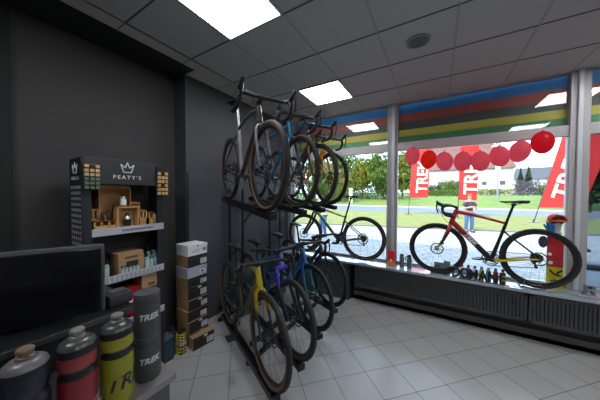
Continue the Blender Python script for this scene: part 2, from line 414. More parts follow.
def bicycle(label, loc, rz, s):
    """s: spec dict. local x forward, origin on the ground between the axles (rear axle at x=-.43)"""
    t = thing('bicycle', label, 'bicycle', loc, rz, s.get('group'))
    mtb = s.get('mtb', False)
    r = s.get('r', .37 if mtb else .348); w = s.get('w', .028 if mtb else .0185)
    deep = s.get('deep', .022); side = s.get('side', RUBBER)
    RAX = Vector((-.425, 0, r)); FAX = Vector((.68 if mtb else .595, 0, r))
    ha = R(67.5 if mtb else 72.5); st = Vector((-math.cos(ha), 0, math.sin(ha))); fo = Vector((math.sin(ha), 0, math.cos(ha)))
    L = .46 if mtb else .385
    crown = FAX-fo*.045+st*L
    hl = .12 if mtb else s.get('hl', .15)
    htop = crown+st*hl
    BB = Vector((0, 0, r-.072)); sa = R(74); sv = Vector((-math.cos(sa), 0, math.sin(sa)))
    sl = .44 if mtb else .50
    stop_ = BB+sv*sl
    F, F2 = s['frame'], s.get('accent', s['frame'])
    k = s.get('fat', 1.)
    fk = s['key']
    # ---- frame
    def frame():
        mb = MB()
        y = (0, 1, 0)
        mb.tube([crown-st*.012, crown+st*.03, htop-st*.03, htop+st*.004], [.027, .024*k, .022*k, .021], 14, side=y)
        dt0 = crown+st*.035
        mid = dt0.lerp(BB, .5)
        mb.tube([dt0+Vector((.006, 0, .0)), dt0.lerp(BB, .12), mid, BB+Vector((.015, 0, .01))], [.030*k, .029*k, .028*k, .027*k], 14, side=y, sq=.85)
        tt0 = htop-st*.025; tt1 = stop_-sv*.015
        c = Vector((0, 0, s.get('curve', .0)))
        mb.tube([tt0, tt0.lerp(tt1, .3)+c*.9, tt0.lerp(tt1, .6)+c, tt1], [.022*k, .019*k, .016*k, .015], 14, side=y, sq=.9)
        mb.tube([BB, BB.lerp(stop_, .5), stop_], [.021*k, .018, .0175], 14, side=y, mi=1)
        mb.lathe([(.026, -.036), (.028, -.03), (.028, .03), (.026, .036)], 16, BB, 'Y')
        for q in (-1, 1):
            o = Vector((0, .063*q, 0))
            mb.tube([BB+Vector((-.01, .022*q, 0)), BB+Vector((-.1, .04*q, .006)), RAX+o*.93+Vector((.09, 0, -.012)), RAX+o], [.014*k, .012*k, .010, .010], 8, mi=s.get('stay', 0))
            ss0 = stop_-sv*s.get('drop', .07)
            mb.tube([ss0+Vector((0, .012*q, 0)), ss0+Vector((-.05, .034*q, -.05)), RAX+o+Vector((.05, 0, .06)), RAX+o], [.011, .009, .008, .010], 8, mi=s.get('sstay', 0))
            mb.lathe([(.016, -.004), (.016, .004)], 12, RAX+o, 'Y')
        return mb.data('frame', [F, F2, mat('stay_yellow', (.60, .45, .01), .3, coat=.5)], True)
    fr = link('frame', cached(('frame', fk), frame), t)
    # brand lettering on the down tube, both sides
    if s.get('word'):
        dt0 = crown+st*.035; d = (dt0-BB).normalized()
        for q in (-1, 1):
            def wd(q=q):
                tx = text_mb(s['word'], .078, .0012, .0025, .25)
                xd = d if q < 0 else -d
                return tx.xf(basis_m(BB.lerp(dt0, .52)+Vector((0, q*.0245*k, 0)), xd, Vector((0, q, 0)).cross(xd))).data('lettering', s.get('wordmat', WHITE))
            link('lettering', cached(('word', fk, q), wd), fr)
    # ---- fork
    def fork():
        mb = MB()
        if mtb:
            mb.tube([crown-st*.01, crown+st*.0], .024, 12)
            mb.tube([crown+Vector((0, -.068, 0))-st*.012, crown-st*.002, crown+Vector((0, .068, 0))-st*.012], [.022, .026, .022], 12)
            for q in (-1, 1):
                o = Vector((0, .066*q, 0))
                mb.tube([crown+o, crown+o-st*.20], .0195, 12, mi=0)
                mb.tube([crown+o-st*.19, crown+o-st*.21, FAX+o+st*.02, FAX+o-st*.012], [.0225, .0225, .021, .015], 12, mi=1)
            mb.tube([crown+Vector((0, -.066, 0))-st*.21, crown+Vector((0, -.04, 0))-st*.13+fo*.035, crown+Vector((0, .04, 0))-st*.13+fo*.035, crown+Vector((0, .066, 0))-st*.21], .012, 8, mi=1)
        else:
            mb.tube([crown+st*.0, crown-st*.03], [.025, .027], 12, side=(0, 1, 0))
            for q in (-1, 1):
                mb.tube([crown-st*.008+Vector((0, .008*q, 0)), crown-st*.045+Vector((0, .038*q, 0)), crown-st*.13+Vector((0, .047*q, 0)), FAX+st*.12+Vector((0, .052*q, 0))-fo*.03, FAX+Vector((0, .054*q, 0))],
                        [.020, .021*k, .019*k, .014, .010], 10, side=(0, 1, 0), sq=.65, mi=0)
        return mb.data('fork', [s.get('fork', F), s.get('lowers', BLACK)], True)
    link('fork', cached(('fork', fk), fork), t)
    # ---- wheels
    RM = s.get('rim', BLACK)
    for nm, ax, hw in (('front_wheel', FAX, .052), ('rear_wheel', RAX, .064)):
        wh = link(nm, rim_data(r, w, deep, RM), t, tuple(ax), (0, random.uniform(0, 1), 0))
        link('tyre', tyre_data(r, w, side), wh)
        link('spokes', spokes_data(r, w, deep), wh)
        link('hub', hub_data(hw), wh)
        link('brake_rotor', rotor_data(.09 if mtb else .08), wh, (0, .038, 0))
        if nm[0] == 'r': link('cassette', cassette_data(), wh, (0, -.004, 0))
    # ---- cockpit
    sp = htop+st*.03
    def stem():
        mb = MB(); mb.tube([htop, sp+st*.012], .018, 12)
        e = sp+fo*(.05 if mtb else .09)+Vector((0, 0, .004))
        mb.tube([sp, e], [.019, .017], 10); mb.tube([e-Vector((0, .022, 0)), e+Vector((0, .022, 0))], .021, 12)
        return mb.data('stem', BLACK, True)
    link('stem', cached(('stem', mtb, hl, r), stem), t)
    bc = sp+fo*(.05 if mtb else .09)+Vector((0, 0, .004))
    tape = s.get('tape', MATTE)
    if mtb:
        def bar():
            mb = MB()
            mb.tube([bc+Vector(p) for p in ((-.035, -.29, .03), (-.02, -.17, .022), (0, -.06, 0), (0, .06, 0), (-.02, .17, .022), (-.035, .29, .03))], .0135, 10)
            for q in (-1, 1): mb.tube([bc+Vector((-.022, .19*q, .024)), bc+Vector((-.036, .295*q, .031))], [.0175, .0185], 12, mi=1)
            return mb.data('handlebar', [BLACK, MATTE], True)
        hb = link('handlebar', cached(('mbar', r), bar), t)
        for q in (-1, 1):
            def lev(q=q):
                mb = MB(); b0 = bc+Vector((-.018, .165*q, .02))
                mb.tube([b0, b0+Vector((.03, 0, -.01)), b0+Vector((.045, .02*q, -.015)), b0+Vector((.04, .11*q, -.02))], [.014, .010, .006, .005], 8)
                mb.tube([b0+Vector((.0, -.03*q, .0)), b0+Vector((.02, -.05*q, -.02))], .012, 8)
                return mb.data('brake_lever', BLACK, True)
            link('brake_lever', cached(('mlev', r, q), lev), hb)
    else:
        def bar():
            mb = MB(); pts = []
            half = [(0, 0, 0), (0, .10, .002), (.006, .17, .002), (.03, .202, 0), (.07, .210, -.006), (.085, .212, -.03), (.088, .213, -.06), (.078, .215, -.095), (.05, .218, -.122), (.01, .220, -.132), (-.045, .222, -.136)]
            P = [bc+Vector((x, -y, z)) for x, y, z in half[::-1]]+[bc+Vector(h) for h in half[1:]]
            mb.tube(P, [.0165]*8+[.015]*5+[.0165]*8, 10)
            return mb.data('handlebar', tape, True)
        hb = link('handlebar', cached(('dbar', hl, r, tape.name), bar), t)
        for q in (-1, 1):
            def hood(q=q):
                mb = MB(); b0 = bc+Vector((.06, .211*q, -.004))
                mb.tube([b0+Vector((-.01, 0, -.01)), b0+Vector((.035, -.002*q, .008)), b0+Vector((.07, -.004*q, .026)), b0+Vector((.09, -.004*q, .05)), b0+Vector((.092, -.004*q, .062))], [.016, .0185, .018, .017, .009], 10)
                mb.tube([b0+Vector((.082, 0, .03)), b0+Vector((.098, .003*q, -.01)), b0+Vector((.09, .008*q, -.06)), b0+Vector((.072, .012*q, -.10))], [.010, .008, .007, .006], 8)
                return mb.data('brake_lever', BLACK, True)
            link('brake_lever', cached(('dlev', hl, r, q), hood), hb)
    # ---- saddle and post
    sh = s.get('sh', .70)
    clamp = BB+sv*sh
    def post(): return MB().tube([stop_-sv*.02, clamp], .0142, 10).lathe([(.0205, 0), (.0205, .02)], 14, stop_-sv*.01, 'Z').data('seatpost', [s.get('post', BLACK)], True)
    link('seatpost', cached(('post', fk, sh), post), t)
    def saddle():
        mb = MB(); prof = [(-.13, .072, .030), (-.11, .078, .034), (-.06, .066, .030), (0, .040, .022), (.06, .024, .018), (.11, .020, .015), (.135, .012, .010)]
        vs = []; n = 14; z0 = clamp.z+.035
        for x, hw_, th in prof:
            for q in range(n):
                a = 2*PI*q/n; c, s2 = math.cos(a), math.sin(a)
                vs.append((clamp.x+x+.0, hw_*c, z0+th*(.45*s2 if s2 > 0 else .8*s2)+(-.006 if x < -.1 else 0)+(.012*abs(x)/.13 if x < 0 else 0)))
        fs = [(i*n+q, i*n+(q+1) % n, (i+1)*n+(q+1) % n, (i+1)*n+q) for i in range(len(prof)-1) for q in range(n)]
        fs += [tuple(range(n))[::-1], tuple((len(prof)-1)*n+q for q in range(n))]
        mb.add(vs, fs)
        for q in (-1, 1):
            mb.tube([(clamp.x-.10, .03*q, z0-.008), (clamp.x-.03, .022*q, clamp.z+.004), (clamp.x+.04, .022*q, clamp.z+.004), (clamp.x+.11, .008*q, z0-.006)], .0035, 6)
        mb.tube([clamp+Vector((-.02, 0, 0)), clamp+Vector((.02, 0, 0))], .016, 8)
        return mb.data('saddle', MATTE, True)
    link('saddle', cached(('saddle', r, mtb, sh), saddle), t)
    # ---- drivetrain (right side = -y)
    def ring():
        mb = MB(); rr = .075 if mtb else .092; cy = -.048
        mb.lathe([(rr, cy-.002), (rr, cy+.002), (rr-.012, cy+.002), (rr-.012, cy-.002), (rr, cy-.002)], 40, BB, 'Y', cap=False)
        if not mtb: mb.lathe([(.070, cy+.006), (.070, cy+.009), (.060, cy+.009), (.060, cy+.006), (.070, cy+.006)], 36, BB, 'Y', cap=False)
        for q in range(4):
            a = PI/4+PI/2*q; mb.tube([BB+Vector((.015*math.cos(a), cy, .015*math.sin(a))), BB+Vector(((rr-.006)*math.cos(a), cy, (rr-.006)*math.sin(a)))], [.012, .007], 6, side=(0, 1, 0), sq=.3)
        mb.lathe([(.018, -.075), (.018, .075)], 12, BB, 'Y')
        return mb.data('crankset', DARKMETAL, True)
    cs = link('crankset', cached(('ring', r, mtb), ring), t)
    ca = s.get('crank', -.35)
    for q in (-1, 1):
        a = ca+(PI if q > 0 else 0); e = BB+Vector((.17*math.cos(a), .082*q, .17*math.sin(a)))
        ar = MB().tube([BB+Vector((0, .068*q, 0)), e], [.015, .011], 8, side=(0, 1, 0), sq=.6).build('crank_arm', BLACK, cs, True)
        if s.get('pedals', True):
            MB().tube([e, e+Vector((0, .10*q, 0))], .006, 6).box(e+Vector((-.045, .02*q if q > 0 else -.10, -.008)), e+Vector((.045, .10 if q > 0 else -.02, .008)), bev=.003).build('pedal', BLACK, cs)
    def chain():
        mb = MB(); rr = .075 if mtb else .092; cy = -.047; cr = .036
        a = RAX+Vector((0, cy-0, cr)); b = BB+Vector((0, cy, rr))
        jw = RAX+Vector((-.005, cy, -.11)); j2 = RAX+Vector((.02, cy, -.055))
        P = [b, a]+[RAX+Vector((-cr*math.sin(x), cy, cr*math.cos(x))) for x in (.8, 1.6, 2.4)]+[j2, jw, jw+Vector((.02, 0, -.018)), BB+Vector((-.02, cy, -rr+.002)), BB+Vector((.02, cy, -rr+.003))]
        P += [BB+Vector((rr*math.sin(x), cy, rr*math.cos(x))) for x in (2.2, 1.5, .8)]
        mb.tube(P, .0045, 5, side=(0, 1, 0), sq=.7, closed=True)
        return mb.data('chain', DARKMETAL)
    link('chain', cached(('chain', r, mtb), chain), t)
    def der():
        mb = MB(); y = -.055
        mb.tube([RAX+Vector((0, y, -.01)), RAX+Vector((.02, y-.012, -.05)), RAX+Vector((.012, y-.01, -.075))], [.011, .014, .012], 8)
        mb.tube([RAX+Vector((.018, y+.005, -.055)), RAX+Vector((0, y+.005, -.12))], .011, 8, side=(0, 1, 0), sq=.3)
        for p in ((.018, -.055), (0, -.118)): mb.lathe([(.017, y+.002), (.017, y+.012)], 14, RAX+Vector((p[0], 0, p[1])), 'Y')
        return mb.data('rear_derailleur', BLACK, True)
    link('rear_derailleur', cached(('der', r, mtb), der), t)
    def cal(e):
        mb = MB(); c = RAX+Vector((.05, .045, .045)) if e else FAX+st*.085+Vector((-.03, .04, 0))
        mb.box(c-Vector((.025, .012, .014)), c+Vector((.025, .012, .014)), bev=.004)
        return mb.data('brake_caliper', BLACK, True)
    for e in (0, 1): link('brake_caliper', cached(('cal', r, mtb, hl, e), lambda: cal(e)), t)
    def cab(q):
        mb = MB(); b0 = bc+Vector((.09 if not mtb else .02, (.21 if not mtb else .2)*q, 0))
        mb.tube([b0, b0+Vector((.05, -.06*q, -.03)), crown+st*.06+Vector((.09, .05*q, -.01)), crown+st*.02+Vector((.02, .02*q, -.02))], .0023, 5)
        return mb.data('cable', BLACK, True)
    for q in (-1, 1): link('cable', cached(('cab', r, mtb, hl, q), lambda: cab(q)), t)
    if s.get('hanging_tag'):
        MB().box(htop+Vector((.06, -.02, -.08)), htop+Vector((.062, .02, -.01))).build('price_tag', WHITECARD, t)
    return t

P_ = lambda n, c, r=.28, m=0.: mat('paint_'+n, c, r, m, coat=.6)
ang_up, ang_lo = R(-27), R(-26)
def bike_at(label, front, z, ang, s, tilt=0.):
    fx = .68 if s.get('mtb') else .595
    c, sn = math.cos(ang), math.sin(ang); ct = math.cos(tilt)
    t = bicycle(label, (front[0]-fx*c*ct, front[1]-fx*sn*ct, z+fx*math.sin(tilt)), ang, s)
    t.rotation_euler = (0, tilt, ang)
    return t
TILT = R(4.5)
ZU, ZL = H-.13, H-1.455
UP = [(-1.155, 1.405), (-1.17, 1.89), (-1.17, 2.30), (-1.255, 2.85)]; LO = [(-1.10, 1.37), (-1.10, 1.73), (-1.15, 2.20), (-1.21, 2.78)]
random.seed(4)
bike_at('silver grey road bicycle with tan sidewall tyres, nearest on the upper rack', UP[0], ZU, ang_up,
        dict(key='u1', frame=P_('graphite', (.045, .042, .048)), accent=P_('silver', (.20, .185, .19), .3, .5), fork=P_('silver2', (.38, .34, .36), .3, .5), side=TAN, hl=.14, curve=.04, post=P_('silver', (.4, .4, .4)), group='bicycles on the upper rack', crank=.3, pedals=False, w=.022, sh=.76), TILT)
bike_at('teal blue road bicycle second from the front on the upper rack', UP[1], ZU, ang_up,
        dict(key='u2', frame=P_('teal_blue', (.008, .10, .19)), side=TANLINE, hl=.15, group='bicycles on the upper rack', crank=1.2, pedals=False), TILT)
bike_at('bronze brown road bicycle third from the front on the upper rack', UP[2], ZU, ang_up,
        dict(key='u3', frame=P_('bronze', (.13, .085, .07), .3, .4), accent=P_('dusky_purple', (.08, .055, .10)), side=TANLINE, hl=.16, group='bicycles on the upper rack', crank=2.2, pedals=False), TILT)
bike_at('bright orange road bicycle farthest along the upper rack', UP[3], ZU, ang_up,
        dict(key='u4', frame=P_('orange', (.75, .26, .01)), fork=P_('orange', (.75, .26, .01)), side=RUBBER, hl=.14, group='bicycles on the upper rack', crank=-1, pedals=False), TILT)
bike_at('yellow and charcoal drop bar gravel bicycle, nearest on the lower rack', LO[0], ZL, ang_lo,
        dict(key='l1', frame=fade_mat('paint_olive_fade', [(0, (.03, .03, .032)), (.6, (.05, .05, .02)), (.88, (.12, .13, .015)), (1, (.50, .40, .01))], axis='X', lo=-.2, hi=.42), accent=fade_mat('seat_tube_orange', [(0, (.05, .045, .04)), (.60, (.05, .045, .04)), (.64, (.65, .28, .02)), (.84, (.65, .28, .02)), (.88, (.05, .045, .04))], lo=.27, hi=.77),
             fork=fade_mat('paint_yellow_fork', [(0, (.03, .03, .03)), (.42, (.035, .035, .03)), (.52, (.5, .36, .01)), (1, (.62, .45, .008))], lo=.34, hi=.76), side=TAN, group='bicycles on the lower rack', w=.022, fat=1.1, hl=.15, sh=.63, crank=-.9))
bike_at('indigo and turquoise flat bar mountain bicycle, second on the lower rack', LO[1], ZL, ang_lo,
        dict(key='l2', mtb=True, frame=fade_mat('paint_indigo_fade', [(0, (.0, .30, .28)), (.5, (.01, .12, .25)), (1, (.05, .03, .40))], axis='X', lo=-.2, hi=.42),
             fork=P_('indigo', (.035, .03, .42)), lowers=P_('navy_lowers', (.012, .015, .04)), side=TANLINE, r=.345, w=.022, sh=.60, group='bicycles on the lower rack', crank=.6))
bike_at('bright blue to green fading drop bar bicycle, third on the lower rack', LO[2], ZL, ang_lo,
        dict(key='l3', frame=fade_mat('paint_blue_fade', [(0, (.02, .25, .45)), (1, (.01, .14, .50))], lo=.2, hi=.8),
             fork=fade_mat('paint_fork_fade', [(0, (.02, .45, .20)), (.35, (.02, .35, .45)), (.7, (.01, .14, .55)), (1, (.01, .12, .50))], lo=.33, hi=.72), side=RUBBER, hl=.15, fat=1.15, sh=.62, group='bicycles on the lower rack', crank=1.9))
bike_at('dark navy drop bar bicycle farthest along the lower rack', LO[3], ZL, ang_lo,
        dict(key='l4', frame=P_('dark_navy', (.02, .022, .05)), side=RUBBER, hl=.15, group='bicycles on the lower rack', crank=-2))
# display bikes on the sill
bicycle('red and black road bicycle with deep black rims standing on the window sill', (.605, 3.745, SILL+.004), PI,
        dict(key='dom', frame=fade_mat('paint_red_to_black', [(0, (.012, .012, .013)), (.42, (.015, .010, .012)), (.62, (.30, .008, .012)), (1, (.50, .012, .018))], lo=.20, hi=.82),
             accent=P_('black_gloss', (.012, .012, .014)), fork=fade_mat('paint_red_fork', [(0, (.65, .50, .01)), (.12, (.6, .42, .01)), (.2, (.02, .012, .012)), (.45, (.05, .01, .012)), (.8, (.45, .012, .018)), (1, (.50, .012, .018))], lo=.34, hi=.74),
             hl=.20, fat=1.25, deep=.034, r=.352, w=.019, curve=.012, word='TREK', sh=.73, crank=PI+.1, drop=.11, stay=2, sstay=1))
bicycle('olive green and black mountain bicycle standing at the left end of the window sill', (-1.455, 3.765, SILL+.018), PI,
        dict(key='grn', mtb=True, frame=fade_mat('paint_green_fade', [(0, (.03, .035, .03)), (.4, (.06, .11, .03)), (1, (.16, .34, .05))], lo=.25, hi=.8), accent=P_('black_gloss2', (.015, .017, .015)),
             fork=P_('black_gloss', (.012, .012, .014)), side=TANLINE, r=.362, w=.024, sh=.76, crank=-.6))

# ------------------------------------------------------------------ two-tier rack
t = thing('bicycle_rack', 'black two-tier steel bicycle rack with angled wheel rails', 'rack', (-1.9, 2.4, 0))
RK = mat('rack_steel', (.012, .012, .014), .4, .3)
RO = Vector((-1.9, 2.4, 0))
def rk(name, mb, m=RK, sm=False):
    mb.v = [(v[0]-RO.x, v[1]-RO.y, v[2]) for v in mb.v]; return mb.build(name, m, t, sm)
for y in (2.32, 2.58, 3.24, 3.56): rk('post', MB().box((-2.575, y-.016, .0), (-2.545, y+.016, 1.83), bev=.004))
for y0, y1 in ((2.32, 2.58), (3.24, 3.56)):
    for z in (H-.17, .9, .25): rk('rung', MB().box((-2.57, y0+.014, z-.016), (-2.55, y1-.014, z+.016), bev=.003))
for x, z, y0, y1 in ((-1.63, .03, 1.70, 3.4), (-2.54, .03, 2.1, 3.62), (-2.54, ZL-.09, 2.1, 3.6), (-1.63, ZL-.09, 1.75, 3.1), (-2.54, ZU-.02, 2.28, 3.62)):
    rk('beam', MB().box((x-.02, y0, z-.022), (x+.02, y1, z+.022), bev=.004))
for x, y in ((-1.63, 1.98), (-1.63, 2.9)): rk('support_leg', MB().box((x-.018, y-.018, .05), (x+.018, y+.018, ZL-.08), bev=.003))
for y in (2.58, 3.24): rk('support_arm', MB().tube([(-2.54, y, ZU-.30), (-2.15, y-.14, ZU+.0)], .012, 8))
def rail(front, z, ang, mtb=False, tilt=0.):
    M = Matrix.Translation((front[0], front[1], z)) @ Matrix.Rotation(ang, 4, 'Z') @ Matrix.Rotation(tilt, 4, 'Y')
    wb = 1.105 if mtb else 1.02
    mb = MB()
    mb.box((-wb-.22, -.028, -.060), (.13, .028, -.045)).box((-wb-.22, -.032, -.060), (.13, -.026, -.014)).box((-wb-.22, .026, -.060), (.13, .032, -.014))
    mb.box((.125, -.034, -.062), (.145, .034, -.010), bev=.004).box((-wb-.235, -.034, -.062), (-wb-.21, .034, -.010), bev=.004)
    for c in (-.02, -wb):   # cradles under the wheels
        mb.box((c-.16, -.027, -.05), (c-.13, .027, -.004)); mb.box((c+.09, -.027, -.05), (c+.12, .027, -.006))
    mb.xf(M); return rk('wheel_rail', mb)
for k_, p in enumerate(UP): rail(p, ZU+.012, ang_up, False, TILT)
for k_, p in enumerate(LO): rail(p, ZL+.012, ang_lo, k_ == 1)
# ------------------------------------------------------------------ balloons
bal = [(412.4, 156, 1, 'leftmost pink red balloon of the string, beside the window post'), (428.4, 159.6, 0, 'second balloon from the left, bright scarlet'),
       (444.4, 161.4, 1, 'third balloon from the left, pinkish red'), (462.6, 161.4, 1, 'fourth balloon from the left, over the pole of a flag'),
       (480, 161, 1, 'fifth balloon from the left, in front of the middle flag'), (499.4, 156.4, 1, 'sixth balloon from the left, above the street lamp post'),
       (519.6, 151.6, 1, 'second balloon from the right end of the string'), (542.4, 142.6, 2, 'rightmost balloon, overlapping the window crossbar')]
def on_plane_y(px, py, y):
    d = fw+rt*((px-300)/229.68)+up*((200-py)/229.68); d = d*(y/d.y); return Vector((d.x, d.y, d.z+H))
BM = [mat('balloon_scarlet', (1., .10, .07), .25, coat=.5, trans=.0), mat('balloon_pink_red', (1., .30, .36), .25, coat=.5), mat('balloon_deep_red', (.9, .08, .13), .22, coat=.6)]
for m_ in BM:
    b = m_.node_tree.nodes['Principled BSDF']; b.inputs['Subsurface Weight'].default_value = 0
    nt = m_.node_tree; tl = nt.nodes.new('ShaderNodeBsdfTranslucent'); tl.inputs[0].default_value = b.inputs['Base Color'].default_value
    mx = nt.nodes.new('ShaderNodeMixShader'); mx.inputs[0].default_value = .9
    nt.links.new(b.outputs[0], mx.inputs[1]); nt.links.new(tl.outputs[0], mx.inputs[2]); nt.links.new(mx.outputs[0], nt.nodes['Material Output'].inputs[0])
pts = []
for k, (px, py, mi, lab) in enumerate(bal):
    c = on_plane_y(px, py, 3.78); pts.append(c)
    r_ = .108
    t = thing('balloon', lab, 'balloon', c, 0, 'red balloons hung across the window')
    prof = [(max(1e-4, math.sin(PI*i/14)*r_*(1-.10*(1-math.cos(PI*i/14))/2*1.0)), math.cos(PI*i/14)*-r_*1.22) for i in range(15)]
    MB().lathe([(r, -h) for r, h in prof], 20, cap=False).build('skin', BM[mi], t, True, rot=(R(random.uniform(-12, 12)), R(random.uniform(-12, 12)), 0))
    MB().lathe([(.004, r_*1.22-.002), (.010, r_*1.22+.012), (.011, r_*1.22+.016)], 10).build('knot', BM[mi], t, True)
cord = MB(); P = [Vector((-.55, 3.87, pts[0].z+.16))]+[p+Vector((0, .0, .155)) for p in pts]+[Vector((1.35, 3.87, pts[-1].z+.12))]
tag(cord.tube(P, .002, 5).build('balloon_string', mat('string_white', (.6, .5, .5), .7)), 'thin pale cord carrying the row of red balloons between the window posts', 'cord')

# ------------------------------------------------------------------ things on the sill
def sill_at(px, y): return on_plane_y(px, 250, y).x
# red and orange box by the left post
x = sill_at(391.5, 3.80)
t = thing('product_box', 'red and orange box standing on the sill in front of the left window post', 'box', (x, 3.80, SILL))
MB().box((-.052, -.025, .079), (.052, .025, .10), 0).box((-.052, -.025, .0), (.052, .025, .078), 1, bev=.003).build('carton', [mat('red_card', (.55, .015, .02), .5), mat('orange_card', (.9, .25, .02), .5)], t)
MB().box((-.050, -.024, .10), (.050, .024, .225), bev=.002).build('upper_panel', mat('red_card_bright', (.8, .02, .03), .5), t)
MB().lathe([(.020, -.0285), (.020, -.024)], 20, (0, 0, .082), 'Y').build('round_badge', WHITECARD, t)
for px, lab in ((402, 'grey metal drinking bottle on the sill, nearer to the red box'), (409.5, 'grey bottle with a black looped cap beside the front wheel of the red bicycle')):
    x = sill_at(px, 3.80)
    t = thing('bottle', lab, 'bottle', (x, 3.80, SILL))
    MB().lathe([(.032, 0), (.034, .004), (.034, .14), (.026, .165), (.024, .175)], 20).build('body', mat('grey_bottle', (.20, .22, .24), .35, .5), t, True)
    MB().lathe([(.026, .172), (.026, .195), (.018, .2)], 16).build('cap', BLACK, t, True)
    if px > 405: MB().tube([(-.02, 0, .18), (-.055, 0, .15), (-.05, 0, .11), (-.034, 0, .1)], .008, 8).build('cap_loop', BLACK, t, True)
# small pale tool block with dark tray under the front wheel
x = sill_at(441, 3.70)
t = thing('wheel_stand', 'black wheel stand holding the front wheel of the red bicycle on the sill', 'stand', (.035, 3.80, SILL))
MB().box((-.10, -.075, 0), (.10, -.045, .03), bev=.004).box((-.10, .045, 0), (.10, .075, .03), bev=.004).box((-.10, -.05, 0), (-.075, .05, .02)).box((.075, -.05, 0), (.10, .05, .02)).build('base', BLACK, t)
MB().tube([(-.07, -.045, .02), (-.03, -.045, .09), (.0, -.045, .09), (.05, -.045, .02)], .005, 6).tube([(-.07, .045, .02), (-.03, .045, .09), (0, .045, .09), (.05, .045, .02)], .005, 6).build('wire_hoop', BLACK, t)
x = sill_at(440, 3.90)
t = thing('display_case', 'pale silvery box with a dark foot behind the front wheel of the red bicycle', 'box', (x+.03, 3.895, SILL))
MB().box((-.10, -.035, .012), (.10, .035, .13), bev=.006).build('body', mat('silver_plastic', (.35, .38, .42), .3, .3), t)
MB().box((.02, -.038, .03), (.095, -.034, .16), bev=.001).build('label_card', mat('grey_card', (.24, .26, .29), .6), t)
MB().box((-.13, -.045, 0), (.11, .04, .014), bev=.003).build('foot', BLACK, t)
t = thing('wheel_stand', 'low wire wheel stand under the rear wheel of the red bicycle', 'stand', (1.00, 3.78, SILL))
MB().tube([(-.12, -.07, .006), (.02, -.07, .006), (.10, -.05, .006), (.10, .05, .006), (.02, .07, .006), (-.12, .07, .006)], .006, 6, closed=True).build('base', BLACK, t)
MB().tube([(-.10, -.07, .006), (-.08, -.055, .10), (-.02, -.055, .04), (.06, -.055, .05), (.08, -.06, .006)], .005, 6).tube([(-.10, .07, .006), (-.08, .055, .10), (-.02, .055, .04), (.06, .055, .05), (.08, .06, .006)], .005, 6).build('wire_hoop', mat('copper_wire', (.35, .16, .08), .4, .6), t)
t = thing('wheel_stand', 'thin wire stand under the rear wheel of the green bicycle', 'stand', (-1.03, 3.765, SILL))
for q in (-1, 1): MB().tube([(-.16, .07*q, .004), (-.12, .05*q, .10), (.0, .05*q, .012), (.12, .05*q, .10), (.16, .07*q, .004)], .0035, 6).build('wire_hoop', DARKMETAL, t)
# DOMANE letters
t = thing('letter_sign', 'black standing letters spelling DOMANE on the front of the sill', 'letters', (.465, 3.665, SILL))
MB().box((-.30, -.012, 0), (.30, .014, .008), bev=.001).build('base_strip', BLACK, t)
for k, ch in enumerate('DOMANE'):
    text_mb(ch, .180, .008, .006).xf(basis_m((-.235+.094*k, 0, .073), (1, 0, 0), (0, 0, 1)) @ Matrix.Scale(.70 if ch == 'M' else .72, 4, (1, 0, 0))).build('letter', BLACK, t)
# small colourful bottles behind the letters
cols = [((.6, .6, .62), (.5, .02, .03)), ((.02, .10, .5), (.6, .02, .03)), ((.6, .6, .62), (.02, .12, .5)), ((.5, .42, .03), (.1, .3, .6)), ((.03, .3, .35), (.65, .5, .52)), ((.55, .03, .05), (.02, .12, .5)), ((.5, .45, .05), (.05, .06, .08))]
names = ['white bottle with a red cap behind the letter O', 'blue bottle with a red cap behind the letter M', 'white bottle with a blue cap between the letters M and A', 'yellow bottle with a light blue cap behind the letter A',
         'teal bottle with a pink cap behind the letter N', 'red bottle with a blue cap between the letters N and E', 'yellow bottle with a dark cap just right of the letter E']
for k, ((c1, c2), lab) in enumerate(zip(cols, names)):
    t = thing('small_bottle', lab, 'bottle', (.30+.07*k, 3.74, SILL), 0, 'small coloured bottles behind the black letters')
    MB().lathe([(.026, 0), (.027, .004), (.027, .125), (.015, .145)], 14).build('body', mat('bottle_col_%d' % k, c1, .35), t, True)
    MB().lathe([(.016, .143), (.016, .172), (.010, .178)], 12).build('cap', mat('cap_col_%d' % k, c2, .35), t, True)
# red display panel with yellow foot, helmet and blue glove
x0, x1 = sill_at(547, 3.88), sill_at(563.5, 3.88); x = (x0+x1)/2; w_ = (x1-x0)/2
t = thing('display_banner', 'red display panel with a yellow foot behind the rear wheel of the red bicycle', 'banner', (x, 3.88, SILL))
MB().box((-w_, -.014, .245), (w_, .014, .62), bev=.004).build('red_panel', mat('red_card', (.70, .02, .012), .5), t)
MB().box((-w_, -.018, 0), (w_, .018, .25), bev=.003).build('yellow_foot', mat('yellow_card', (.75, .62, .02), .5), t)
MB().tube([(-w_*.7, -.020, .215), (-.01, -.020, .165), (w_*.7, -.020, .15), (w_*.2, -.020, .18), (w_*.8, -.020, .22)], .010, 6).build('black_mark', BLACK, t)
MB().tube([(-w_*.6, -.020, .085), (.0, -.020, .10), (w_*.8, -.020, .07)], .010, 6).build('black_mark', BLACK, t)
MB().lathe([(.020, -.022), (.020, -.012)], 16, (-w_*.62, 0, .30), 'Y').build('white_badge', WHITECARD, t)
MB().lathe([(.017, -.022), (.017, -.012)], 16, (-w_*.70, 0, .40), 'Y').build('white_badge', WHITECARD, t)
MB().ball((-w_-.035, 0, .54), .07, 14, 8, sc=(.62, .3, 1.05)).build('dark_pad', mat('pad_dark', (.05, .06, .10), .6), t, True)
t = thing('cycling_helmet', 'orange red vented cycling helmet on top of the red display panel', 'helmet', (x+.01, 3.88, SILL+.80))
h_ = MB(); hm = mat('helmet_red', (.80, .09, .04), .3, coat=.5)
